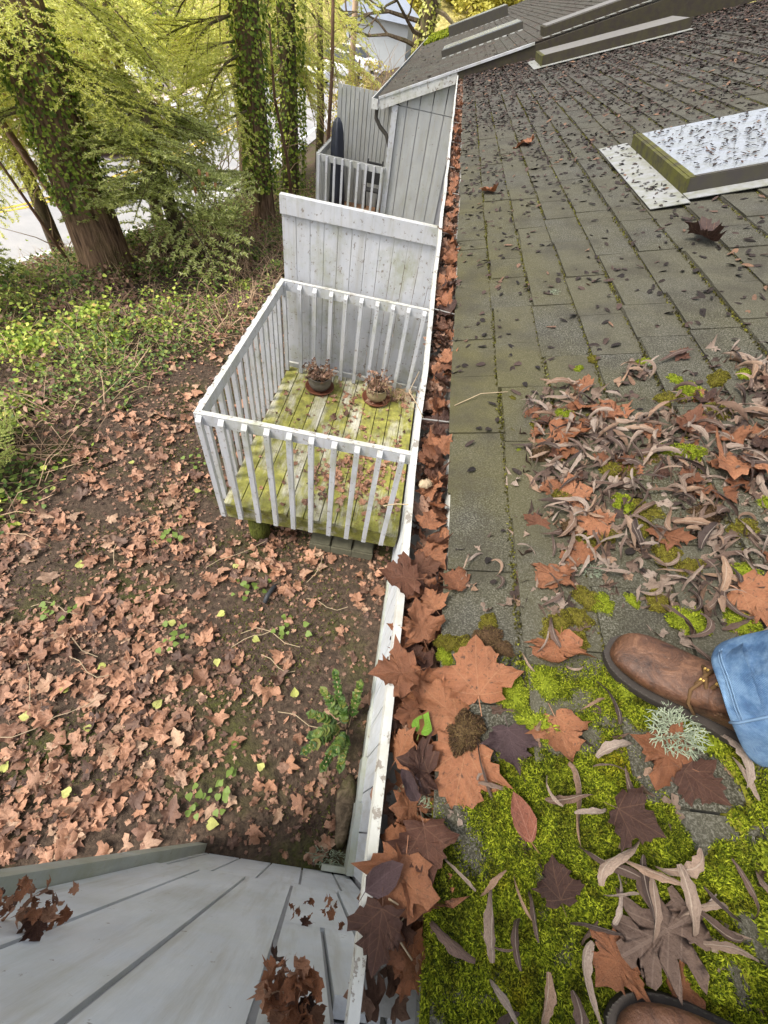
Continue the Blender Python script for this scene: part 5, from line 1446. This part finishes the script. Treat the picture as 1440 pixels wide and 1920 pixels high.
# ------------------------------------------------------------------ undergrowth
def leaf_field(n, fx, tpl, size, name, mat, lab, seed, hmax=.35, x0=-8.5):
    g = np.random.default_rng(seed)
    x = g.uniform(-8.5, -1.2, n); y = .5 + 14.5 * g.random(n) ** 1.7
    w = np.clip(wild_edge(x, y) / .6, 0, 1); d = (x - road_edge(y)) * .94
    k = (g.random(n) < w * fx(x, y)) & (d > 1.0)
    x, y = x[k], y[k]; m = len(x)
    h = hmax * np.clip(wild_edge(x, y) / 1.2, .1, 1) * g.random(m) * (.4 + 1.2 * fbm(x, y, .9))
    V, F = scatter(tpl[0], tpl[1], rotmats(g.uniform(0, 6.28, m), g.uniform(-.7, .7, m), g.uniform(-.7, .7, m)), np.stack([x, y, gz(x, y) + .02 + h], -1), size * g.uniform(.6, 1.4, m))
    return tag(put(name, np_mesh(name, V, F, mat, False)), lab, 'ground cover', kind='stuff')
lo_leaf = leaf_tpl(HEART, .3, .15, .05, 21, mids=(), stem=0)
leaf_field(70000, lambda x, y: np.clip((fbm(x, y + 3, 1.2) - .30) / .2, .1, 1), lo_leaf, .040, 'ground_ivy', M['ivy_ground'], 'low dark green ivy and bramble cover on the slope', 3, .28)
leaf_field(20000, lambda x, y: np.clip((fbm(x + 9, y, 1.0) - .46) / .14, .02, 1) * np.where(((x > -3.3) & (y > 4.2)) | (y > 6.3), .25, 1), lo_leaf, .045, 'bramble_leaves', M['bramble'], 'yellow green bramble leaves over the slope', 4, .5)
leaf_field(30000, lambda x, y: np.clip((fbm(x - 5, y, 1.1) - .38) / .2, .1, 1) * np.clip((y - 1) / 3, .35, 1), simple_t, .065, 'dry_litter', M['maple_bulk'], 'dry brown leaves and stalks among the brambles', 5, .25)
# dry stalks
b = Acc(); n = 16000; g = np.random.default_rng(77)
x = g.uniform(-8, -1.6, n); y = g.uniform(.8, 14, n); k = (wild_edge(x, y) > .1) & (g.random(n) < np.clip((y - .5) / 4.5, .25, 1)) & ((x - road_edge(y)) > 1.1) & (g.random(n) < np.clip((fbm(x, y, .8) - .3) / .2, .15, 1)); x, y = x[k], y[k]; m = len(x)
L = g.uniform(.15, .7, m); d = g.normal(0, 1, (m, 3)); d[:, 2] = np.abs(d[:, 2]) * .7 + .15; d /= np.linalg.norm(d, axis=1)[:, None]
p0 = np.stack([x, y, gz(x, y)], -1); s_ = np.cross(d, g.normal(0, 1, (m, 3))); s_ /= np.linalg.norm(s_, axis=1)[:, None]; s2 = np.cross(s_, d)
w = .004
mid = p0 + d * L[:, None] * .55; tip = p0 + d * L[:, None] + np.array([0, 0, -.12]) * L[:, None] + s_ * .1 * L[:, None]
V = np.stack([p0 - s_ * w, p0 + s_ * w, p0 + s2 * w, mid - s_ * w, mid + s_ * w, mid + s2 * w, tip], 1).reshape(-1, 3)
F = (np.array([[0, 1, 4], [0, 4, 3], [1, 2, 5], [1, 5, 4], [2, 0, 3], [2, 3, 5], [3, 4, 6], [4, 5, 6], [5, 3, 6]])[None] + (np.arange(m) * 7)[:, None, None]).reshape(-1, 3)
tag(put('dry_stalks', np_mesh('dry_stalks', V, F, M['twig'])), 'dry brown bramble stalks on the slope', 'ground cover', kind='stuff')

# bramble bushes as things of their own
def bush_mesh(seed, n, mat, size, tpl, flat=.7):
    g = np.random.default_rng(seed)
    d = g.normal(0, 1, (n, 3)); d /= np.linalg.norm(d, axis=1)[:, None]
    c = g.normal(0, .5, (9, 3)); c[:, 2] = np.abs(c[:, 2]) * .7 + .25
    which = g.integers(0, 9, n)
    P = c[which] + d * (.42 * g.random(n) ** .4)[:, None]; P[:, 2] = np.abs(P[:, 2]) * flat
    V, F = scatter(tpl[0], tpl[1], rotmats(g.uniform(0, 6.28, n), g.uniform(-.8, .8, n), g.uniform(-.8, .8, n)), P, size * g.uniform(.6, 1.4, n))
    return np_mesh('foliage', V, F, mat)
def stems_mesh(seed, n=14, mat=None):
    r = random.Random(seed); b = MB()
    for i in range(n):
        a = r.uniform(0, 6.28); R_ = r.uniform(.3, .95)
        b.tube([(.05 * math.cos(a), .05 * math.sin(a), -.1), (R_ * .5 * math.cos(a), R_ * .5 * math.sin(a), .5 * r.uniform(.7, 1.2)), (R_ * math.cos(a), R_ * math.sin(a), .45 * r.uniform(.5, 1.4))], [.012, .009, .004], 5)
    return b.mesh('stem', mat or M['twig'])
bushes = [bush_mesh(i, 340, M['bramble'], .11, lo_leaf) for i in (1, 2, 3)]
ivies = [bush_mesh(i, 420, M['ivy_ground'], .10, lo_leaf) for i in (4, 5)]
stm = [stems_mesh(i) for i in (1, 2)]
def bush(x, y, s, fol, lab, name='bramble_bush', grp='bramble bushes on the slope', cat='bush'):
    e = empty(name, (x, y, float(gz(x, y))), lab, cat, grp); yaw = random.uniform(0, 6.28)
    T = TRS((x, y, float(gz(x, y))), yaw, 0, 0, s)
    put('foliage', fol, e, T); put('stem', random.choice(stm), e, T)
    return e
for x, y, s in ((-4.3, 5.2, .5), (-3.9, 4.7, .34), (-4.6, 4.1, .42), (-5.0, 4.6, .5), (-3.5, 5.3, .22), (-3.0, 6.2, .2), (-2.8, 7.0, .2), (-4.1, 3.3, .3), (-3.7, 6.0, .25), (-4.2, 2.9, .34)):
    bush(x, y, s, random.choice(bushes), 'yellow green leafy bramble bush on the slope left of the deck')
for x, y, s in ((-3.9, 2.7, .35), (-4.4, 2.0, .45), (-5.9, 5.9, .6), (-6.0, 4.6, .6), (-2.6, 9.2, .5), (-3.1, 8.2, .4), (-2.3, 7.9, .35), (-4.3, 10.4, .5), (-5.6, 8.6, .5)):
    bush(x, y, s, random.choice(ivies), 'dark green ivy bush among the brambles on the slope', 'ivy_bush', 'dark ivy bushes on the slope')

# ------------------------------------------------------------------ trees
def needle_branch(seed, L=1.5, droop=.5, dens=1., nl=.036, nw=.0046):
    """a drooping conifer spray along +x as triangles; returns V,F and the twig tubes"""
    g = np.random.default_rng(seed); P, D = [], []
    tw = MB()
    t = .12
    main = lambda s: np.array([s * L * (1 - .12 * s), .06 * math.sin(3 * s + seed), .12 * s * L - droop * s * s * L])
    tw.tube([main(s) for s in np.linspace(0, 1, 7)], [.016, .014, .012, .010, .008, .006, .003], 5)
    side = 1
    while t < 1.0:
        p = main(t); l = .55 * L * (1 - t) ** .7 * g.uniform(.6, 1.1) + .08
        side = -side
        d0 = np.array([.62, side * .78, g.uniform(-.1, .12)]); d0 /= np.linalg.norm(d0)
        prev = p
        ns = max(3, int(l / .022 * dens))
        for k in range(ns):
            s = (k + 1) / ns
            q = p + d0 * l * s + np.array([.10 * s * s * l, 0, -.40 * droop * s * s * l])
            P.append(q); D.append(d0 + np.array([0, 0, -.3 * s]))
        tw.tube([p, p + d0 * l * .5 + np.array([0, 0, -.05 * l]), p + d0 * l + np.array([.1 * l, 0, -.4 * droop * l])], [.006, .004, .002], 3)
        # secondary twigs
        for k in range(int(l / .09)):
            s = (k + .7) / max(1, int(l / .09)); sd = 1 if k % 2 else -1
            q0 = p + d0 * l * s + np.array([.10 * s * s * l, 0, -.40 * droop * s * s * l]); d1 = d0 * .75 + sd * np.array([-d0[1], d0[0], 0]) * .6 + np.array([0, 0, -.15]); d1 /= np.linalg.norm(d1)
            l1 = l * .38 * (1 - s * .6)
            for u in np.linspace(.15, 1, max(2, int(l1 / .024 * dens))): P.append(q0 + d1 * l1 * u); D.append(d1)
        t += .055 * g.uniform(.8, 1.2)
    for s in np.linspace(.1, 1, int(40 * dens)): P.append(main(s)); D.append(np.array([1, 0, -.2]))
    P = np.array(P); D = np.array(D); D /= np.linalg.norm(D, axis=1)[:, None]
    P = np.repeat(P, 6, 0); D = np.repeat(D, 6, 0); n = len(P); P = P + D * g.uniform(-.012, .012, n)[:, None]
    R_ = g.normal(0, .45, (n, 3)) + np.array([0, 0, 1.]); S = np.cross(D, R_) * g.choice((-1, 1), n)[:, None]; S /= np.linalg.norm(S, axis=1)[:, None]
    dirn = D * .6 + S * .8 + np.array([0, 0, .10]); dirn /= np.linalg.norm(dirn, axis=1)[:, None]
    W = np.cross(dirn, R_); W /= np.linalg.norm(W, axis=1)[:, None]
    l = nl * g.uniform(.6, 1.2, n)[:, None]
    V = np.stack([P - W * nw, P + W * nw, P + dirn * l * .6 + W * nw * 1.1, P + dirn * l], 1)
    V = V.reshape(-1, 3); F = (np.array([[0, 1, 2], [0, 2, 3]])[None] + (np.arange(n) * 4)[:, None, None]).reshape(-1, 3)
    return V, F, tw
def leafy_branch(seed, L=1.2, n=220, size=.07):
    g = np.random.default_rng(seed); tw = MB()
    P = []
    for k in range(7):
        a = g.uniform(-1.0, 1.0); l = L * g.uniform(.4, 1); s0 = g.uniform(0, .5)
        p = np.array([s0 * L, 0, .05]); d = np.array([math.cos(a), math.sin(a), g.uniform(-.5, .15)])
        tw.tube([p, p + d * l * .5, p + d * l + np.array([0, 0, -.2 * l])], [.008, .006, .003], 4)
        for s in g.random(n // 7): P.append(p + d * l * s + np.array([0, 0, -.2 * l * s * s]) + g.normal(0, .06, 3))
    P = np.array(P); m = len(P)
    V, F = scatter(lo_leaf[0], lo_leaf[1], rotmats(g.uniform(0, 6.28, m), g.uniform(-.9, .9, m), g.uniform(-.9, .9, m)), P, size * g.uniform(.6, 1.4, m))
    return V, F, tw
sprays = [needle_branch(i, 1.5, d, .95) for i, d in ((1, .35), (2, .55), (3, .8), (4, .25))]
sprays_s = [needle_branch(i, 1.0, d, 1.1, .032, .0044) for i, d in ((11, .15), (12, .3), (13, .45))]
leafy = [leafy_branch(i) for i in (21, 22, 23)]
def trunk_mesh(path, rad, mat, parent, name='trunk', n=14):
    q = MB(); q.tube(path, rad, n)
    return q.build(name, mat, parent, True)
def crown_of(parent, items, mat, twmat, name='crown'):
    """items: (spray, location, yaw, pitch, roll, scale)"""
    A = Acc(); tw = MB()
    for (V, F, t), loc, yaw, pitch, roll, s in items:
        Mx = np.array(TRS((0, 0, 0), yaw, 0, 0, 1).to_3x3() @ Matrix.Rotation(pitch, 3, 'Y') @ Matrix.Rotation(roll, 3, 'X'))
        A.add((V * s) @ Mx.T + np.array(loc), F)
        n = len(tw.v); tv_ = (np.array(t.v) * s) @ Mx.T + np.array(loc)
        tw.v.extend(map(tuple, tv_)); tw.f.extend([tuple(n + i for i in f) for f in t.f])
    o = put(name, A.mesh(name, mat), parent)
    tw.build('limbs', twmat, parent)
    return o
def ivy_wrap(parent, base, top, r0, r1, n, seed, mat='ivy', size=.075):
    g = np.random.default_rng(seed)
    t = g.random(n); a = g.uniform(0, 6.28, n); rr = (r0 + (r1 - r0) * t) * (1 + .35 * (vnoise(a * 2, t * 14, 1.) - .3)) + g.normal(0, .025, n)
    P = np.array(base)[None] * (1 - t[:, None]) + np.array(top)[None] * t[:, None] + np.stack([np.cos(a) * rr, np.sin(a) * rr, np.zeros(n)], -1)
    V, F = scatter(lo_leaf[0], lo_leaf[1], rotmats(a + PI / 2 + g.normal(0, .5, n), g.uniform(.4, 1.5, n), g.normal(0, .4, n)), P, size * g.uniform(.6, 1.4, n))
    put('ivy', np_mesh('ivy', V, F, M[mat]), parent)

def ring_items(x, y, z0, z1, n, s0, s1, pool, pitch=(.0, .4), seed=0, yaws=None, r0=.3):
    r = random.Random(seed); out = []
    for i in range(n):
        f = i / max(1, n - 1); z = z0 + (z1 - z0) * f
        yaw = r.uniform(*yaws) if yaws else i * 2.4 + r.uniform(-.4, .4)
        out.append((r.choice(pool), (x + r0 * math.cos(yaw), y + r0 * math.sin(yaw), z + r.uniform(-.15, .15)), yaw, r.uniform(*pitch), r.uniform(-.3, .3), (s0 + (s1 - s0) * f) * r.uniform(.8, 1.2)))
    return out

# big fir
fir = empty('fir_tree', (-5.35, 7.3, -.6), 'big fir with thick furrowed brown trunk at the left of the slope', 'tree')
trunk_mesh([(-5.35, 7.3, -1.0), (-5.35, 7.3, -.55), (-5.36, 7.3, -.2), (-5.37, 7.31, .8), (-5.4, 7.33, 3), (-5.4, 7.35, 9)], [.62, .47, .41, .37, .33, .24], M['bark'], fir, n=20)
it = ring_items(-5.38, 7.32, 1.55, 3.6, 24, 1.1, 1.4, sprays, (.0, .4), 1, (.2, 4.3)) + ring_items(-5.38, 7.32, 2.2, 3.3, 12, 1.1, 1.3, sprays, (.0, .35), 9)
crown_of(fir, it[:8], M['fir'], M['bark_mossy']); crown_of(fir, it[8:], M['fir_sunlit'], M['bark_mossy'], 'upper_crown')  # upper boughs use the needle colour with sunlight painted in
ivy_wrap(fir, (-5.36, 7.3, .55), (-5.4, 7.33, 2.6), .385, .355, 4200, 31, 'ivy', .042)
# leaning fir (second) and ivy trunks
t2 = empty('fir_tree', (-3.55, 10.5, -.4), 'tall fir with ivy patches on its trunk behind the deck screen', 'tree')
trunk_mesh([(-3.55, 10.5, -1.0), (-3.55, 10.5, -.35), (-3.56, 10.5, .5), (-3.58, 10.5, 3), (-3.6, 10.5, 8)], [.40, .28, .235, .21, .16], M['bark'], t2, n=16)
crown_of(t2, ring_items(-3.58, 10.5, 1.7, 4.2, 18, 1.1, 1.4, sprays, (.0, .4), 2, (1.9, 4.5)), M['fir_sunlit'], M['bark_mossy'])
ivy_wrap(t2, (-3.55, 10.5, .3), (-3.58, 10.5, 3.4), .26, .25, 3400, 32, 'ivy', .05)
t3 = empty('ivy_tree', (-3.7, 13.4, -.7), 'slim tree whose trunk is wrapped in thick green ivy left of the far deck', 'tree')
trunk_mesh([(-3.7, 13.4, -1.2), (-3.7, 13.4, -.6), (-3.71, 13.4, 2), (-3.73, 13.4, 7)], [.3, .22, .2, .15], M['bark_mossy'], t3)
ivy_wrap(t3, (-3.7, 13.4, -.7), (-3.72, 13.4, 4.5), .34, .38, 4200, 33, 'ivy', .06)
crown_of(t3, ring_items(-3.72, 13.4, 3.0, 4.8, 8, 1.2, 1.6, leafy + sprays, (.1, .5), 3), M['fir_sunlit'], M['bark_mossy'])
# blue green spruce, leaning
sp = empty('spruce_tree', (-4.65, 8.6, -.4), 'small leaning spruce with blue green sprays and hanging cones between the trunks', 'tree')
trunk_mesh([(-4.7, 8.9, -1.0), (-4.68, 8.8, -.5), (-4.55, 8.4, .3), (-4.35, 7.9, 1.1), (-4.2, 7.6, 1.8)], [.18, .145, .125, .10, .05], M['bark_mossy'], sp)
items = ring_items(-4.38, 7.95, .55, 1.85, 26, 1.75, 1.15, sprays_s, (-.25, .25), 4, r0=.05)
crown_of(sp, items, M['spruce'], M['bark_mossy'])
cone = MB(); cone.lathe([(0, 0), (.022, -.015), (.026, -.05), (.02, -.095), (0, -.11)], (0, 0, 0), 8); cone_me = cone.mesh('cone', plain('spruce_cone_tan', (.42, .22, .10), .7), True)
for x, y, z in ((-3.55, 7.65, 1.25), (-3.45, 7.7, 1.22), (-3.5, 7.6, 1.12), (-3.35, 7.72, 1.1), (-3.62, 7.55, 1.05), (-4.1, 7.3, 1.45)): put('cone', cone_me, sp, TRS((x, y, z)))
# dark conifer off the left edge, reaching in
lc = empty('conifer_tree', (-6.6, 5.4, -1.0), 'dark green conifer reaching in from the left edge of the photo', 'tree')
trunk_mesh([(-6.7, 5.4, -1.6), (-6.7, 5.4, -.6), (-6.65, 5.4, 2.5), (-6.6, 5.4, 5)], [.2, .16, .12, .05], M['bark'], lc)
crown_of(lc, ring_items(-6.65, 5.4, -.1, 3.2, 18, 1.25, 1.1, sprays_s, (.0, .4), 6, r0=.08), M['fir'], M['bark'])
yc = empty('young_conifer', (-3.75, 2.35, 0), 'low feathery green young conifer at the left edge beside the leaf litter', 'shrub')
crown_of(yc, ring_items(-3.75, 2.35, .1, .45, 12, .55, .4, sprays_s, (-.5, -.1), 7, r0=.02), M['fir'], M['bark_red'])
trunk_mesh([(-3.75, 2.35, -.1), (-3.75, 2.35, .5)], [.02, .01], M['bark_red'], yc, n=6)
# thin stems
for (p, r_, lab) in (([(-6.3, 8.3, -1.2), (-6.5, 8.2, 0), (-6.9, 8.1, 1.2), (-7.3, 8.0, 2.6), (-7.6, 7.9, 4.2)], [.07, .06, .055, .045, .03], 'thin reddish leaning sapling left of the big fir trunk'), ([(-6.0, 7.4, -1.0), (-6.3, 7.3, .2), (-6.6, 7.2, 1.4)], [.03, .025, .015], 'bare thin sapling crossing the road edge at the left'), ([(-2.55, 12.8, -.7), (-2.6, 12.7, .6), (-2.55, 12.75, 2.0), (-2.6, 12.8, 3.6)], [.05, .045, .04, .03], 'thin bare trunk beside the far deck'), ([(-3.2, 11.8, -.6), (-3.3, 11.7, .6), (-3.5, 11.6, 1.6), (-3.5, 11.5, 2.6)], [.04, .035, .03, .02], 'slim grey sapling between the ivy trunks and far deck')):
    e = empty('sapling', p[0], lab, 'tree'); trunk_mesh(p, r_, M['bark_red'], e, n=8)
    b = MB(); r = random.Random(len(lab))
    for i in range(14):
        k = r.randint(1, len(p) - 1); q0 = Vector(p[k - 1]).lerp(Vector(p[k]), r.random()); d = Vector((r.uniform(-1, 1), r.uniform(-1, 1), r.uniform(.0, .8))).normalized()
        b.tube([q0, q0 + d * .3 + Vector((0, 0, .05)), q0 + d * .65 + Vector((r.uniform(-.15, .15), r.uniform(-.15, .15), r.uniform(-.1, .15)))], [.010, .007, .003], 4)
    b.build('branch', M['twig'], e)['kind'] = 'stuff'
# leafy yellow green crowns filling the upper left
def leafy_tree(x, y, h, lab, mat, n, s, seed, pool, z0=.9, bark_='bark_mossy', grp=None, name='leafy_tree'):
    z = float(gz(x, y)); e = empty(name, (x, y, z), lab, 'tree', grp)
    trunk_mesh([(x, y, z - .4), (x + .05, y, z + h * .3), (x - .05, y + .1, z + h * .7), (x, y, z + h)], [.16, .13, .09, .04], M[bark_], e, n=9)
    crown_of(e, ring_items(x, y, z + z0, z + h, n, s, s * .8, pool, (-.2, .6), seed, r0=.15), mat, M['twig'])
leafy_tree(-6.7, 11.6, 4.6, 'bushy yellow green tree by the roadside behind the big fir', M['fir_sunlit'], 32, 1.35, 41, sprays, 2.6)
leafy_tree(-7.9, 9.3, 4.2, 'bright lime green conifer in the upper left corner', M['fir_sunlit'], 38, 1.3, 42, sprays, 2.3)
leafy_tree(-5.0, 14.6, 5.2, 'yellow green tree rising between the fir trunks by the road', M['fir_sunlit'], 24, 1.45, 43, sprays, 2.9)
leafy_tree(-6.5, 17.5, 5.5, 'sunlit bushy conifer at the far roadside', M['fir_sunlit'], 18, 1.5, 44, sprays, 2.6)
leafy_tree(-4.2, 19.0, 5.2, 'yellow green conifer beyond the ivy wrapped tree', M['fir_sunlit'], 12, 1.5, 45, sprays, 2.9)
leafy_tree(-3.4, 22.0, 2.4, 'round yellow shrub past the far deck screen', M['shrub_yellow'], 22, .9, 46, leafy, .3, name='shrub')

# shrubs and trees along the far side of the road and on the hill
def shrub_me(seed, mat): return bush_mesh(seed, 700, mat, .17, lo_leaf, .95)
shm = [shrub_me(61, M['shrub_yellow']), shrub_me(62, M['shrub_yellow']), shrub_me(63, M['bramble']), shrub_me(64, M['fir_sunlit'])]
r = random.Random(3)
for i in range(54):
    y = r.uniform(6, 44); x = float(road_edge(y)) - 12.5 - r.random() ** 1.4 * 14
    s = r.uniform(1.2, 2.6); z = float(gz(x, y))
    e = empty('roadside_shrub', (x, y, z), 'yellow green shrub on the bank across the road', 'shrub', 'shrubs on the far bank of the road')
    T = TRS((x, y, z), r.uniform(0, 6.28), 0, 0, s); put('foliage', r.choice(shm), e, T); put('stem', r.choice(stm), e, T)
for i in range(46):
    x = r.uniform(-34, 14); y = r.uniform(66, 100); s = r.uniform(2, 4.5); z = float(gz(x, y))
    e = empty('hillside_shrub', (x, y, z), 'pale yellow shrub on the far hillside', 'shrub', 'shrubs on the far hillside')
    T = TRS((x, y, z), r.uniform(0, 6.28), 0, 0, s); put('foliage', r.choice(shm[:2]), e, T); put('stem', r.choice(stm), e, T)

# bare mossy tree behind the wing
bt = empty('bare_tree', (-1.9, 27, -2), 'mossy bare tree with crooked branches beyond the wing roof', 'tree')
trunk_mesh([(-1.7, 29, -3), (-1.6, 29, 1), (-1.45, 29, 3.4), (-1.2, 29, 8)], [.5, .4, .34, .25], M['bark_mossy'], bt)
ivy_wrap(bt, (-1.6, 29, 1.0), (-1.4, 29, 4.5), .38, .4, 700, 35, 'fir_sunlit', .12)
b = MB(); r = random.Random(12)
def grow(p, d, L, rad, lev):
    pts = [p]; rr = [rad]
    for k in range(4):
        d = (d + Vector((r.uniform(-.45, .45), r.uniform(-.25, .25), r.uniform(-.35, .4)))).normalized(); p = p + d * L / 4; pts.append(p); rr.append(rad * (1 - .18 * (k + 1)))
        if lev > 0 and k > 0:
            grow(p, (d + Vector((r.uniform(-.9, .9), r.uniform(-.5, .5), r.uniform(-.5, .9)))).normalized(), L * .6, rad * .5, lev - 1)
    b.tube(pts, rr, 5)
for z, dx in ((1.6, -1), (2.4, -1), (3.2, -.8), (2.9, .7), (3.9, -1), (4.6, .8), (2.0, -.5)):
    grow(Vector((-1.55, 29, z)), Vector((dx, -.5, .05)).normalized(), 3.6, .10, 2)
b.build('branch', M['bark_mossy'], bt)
# bare brush at the roadside behind the far deck
for i, (x, y) in enumerate(((-2.4, 15.5), (-3.0, 17.5), (-2.2, 19.5), (-4.6, 12.4), (-5.2, 11.0), (-1.6, 17))):
    z = float(gz(x, y)); e = empty('bare_shrub', (x, y, z), 'leafless grey brown shrub near the roadside', 'shrub', 'leafless shrubs near the road')
    b = MB(); r = random.Random(50 + i)
    for k in range(9): grow(Vector((x + r.uniform(-.2, .2), y + r.uniform(-.2, .2), z)), Vector((r.uniform(-.5, .5), r.uniform(-.5, .5), 1)).normalized(), 2.0, .018, 1)
    b.build('stem', M['twig'], e)

# pole, shed, cars
q = MB(); q.tube([(-6.45, 38.6, -2.1), (-6.45, 38.6, 6)], [.19, .15], 10); e = tag(q.build('utility_pole', M['pole'], None, True), 'tan wooden utility pole in front of the parked cars', 'pole')
sh = empty('roadside_shed', (-8, 60, -2), 'pale grey building with blue grey roof beyond the parked cars', 'building')
q = MB(); q.box((-10.2, 57, -2.1), (-4.6, 64, 1.4)); q.build('wall', M['shed_wall'], sh)
q = MB(); q.add([(-10.8, 56.5, 1.25), (-7.4, 56.5, 3.2), (-4.0, 56.5, 1.25), (-10.8, 64.5, 1.25), (-7.4, 64.5, 3.2), (-4.0, 64.5, 1.25), (-10.8, 56.5, 1.05), (-4.0, 56.5, 1.05)], [(0, 1, 4, 3), (1, 2, 5, 4), (0, 6, 7, 2, 1), (3, 4, 5)]); q.build('roof', M['blue_roof'], sh)
def car(x, y, yaw, paint, lab, z=-2.02):
    e = empty('parked_car', (x, y, z), lab, 'car')
    T = Matrix.Translation((x, y, z)) @ Matrix.Rotation(yaw, 4, 'Z')
    st = [(-2.15, .62, .35, .62), (-2.05, .80, .28, .80), (-1.5, .86, .22, .88), (-.6, .88, .20, .90), (.7, .88, .20, .92), (1.5, .86, .22, .95), (2.0, .82, .28, .92), (2.15, .70, .38, .78)]
    b = MB(); b.rings([[T @ Vector((w * sx, yy, z0 + (z1 - z0) * f)) for sx, f in ((-.92, 0), (-1, .3), (-1, .7), (-.9, 1), (.9, 1), (1, .7), (1, .3), (.92, 0))] for yy, w, z0, z1 in st]); b.build('body', paint, e, True)
    b = MB(); b.rings([[T @ Vector((sx, yy, zz)) for sx, yy, zz in ((-w, y0, zz), (w, y0, zz), (w, y1, zz), (-w, y1, zz))] for zz, w, y0, y1 in ((.885, .80, -1.15, 1.75), (1.38, .64, -.35, 1.15))]); b.build('window_band', M['glass_dark'], e)
    b = MB(); b.rings([[T @ Vector((sx, yy, zz)) for sx, yy, zz in ((-w, y0, zz), (w, y0, zz), (w, y1, zz), (-w, y1, zz))] for zz, w, y0, y1 in ((1.382, .655, -.38, 1.18), (1.45, .58, -.15, .95))]); b.build('roof', paint, e)
    for sx in (-1, 1):
        for yy in (-1.35, 1.35):
            b = MB(); b.tube([T @ Vector((sx * .70, yy, .32)), T @ Vector((sx * .90, yy, .32))], .32, 14); wo = b.build('wheel', M['tyre'], e)
            b = MB(); b.tube([T @ Vector((sx * .901, yy, .32)), T @ Vector((sx * .915, yy, .32))], .19, 10); b.build('rim', M['rim'], wo)
        b = MB(); b.box((sx * .62 - .14, -2.10, .60), (sx * .62 + .14, -2.03, .72), T); b.build('headlight', M['rim'], e)
car(-8.7, 47.5, 1.35, M['car_white'], 'white parked car, nearer one behind the tan pole')
car(-8.6, 53.5, 1.4, M['car_white'], 'white parked car, farther one beside the grey building')
car(-10.6, 42.5, 1.3, M['car_white'], 'white parked car left of the tan pole')
car(-17.0, 30.5, .9, M['car_white'], 'white car partly hidden by the upper left foliage')
car(-13.3, 19.3, 1.2, M['car_red'], 'red car glimpsed through the conifer branches by the road')
# neighbouring tan house beyond the ridge
nh = empty('neighbour_house', (7, 34, 0), 'tan house wall with white corner trim just visible beyond the roof ridge', 'house')
q = MB(); q.box((4.4, 30, -2), (12, 38, 6)); q.build('wall', M['tan_wall'], nh)
q = MB(); q.box((6.9, 29.9, -2), (7.3, 29.995, 6)); q.build('corner_board', M['paint'], nh)
q = MB(); q.add([(4.6, 29.4, 6.0), (14.6, 29.4, 6.0), (14.6, 38.6, 6.0), (4.6, 38.6, 6.0), (9.6, 29.4, 9), (9.6, 38.6, 9)], [(0, 1, 4), (3, 5, 2), (0, 4, 5, 3), (1, 2, 5, 4), (0, 3, 2, 1)]); q.build('roof', M['felt'], nh)
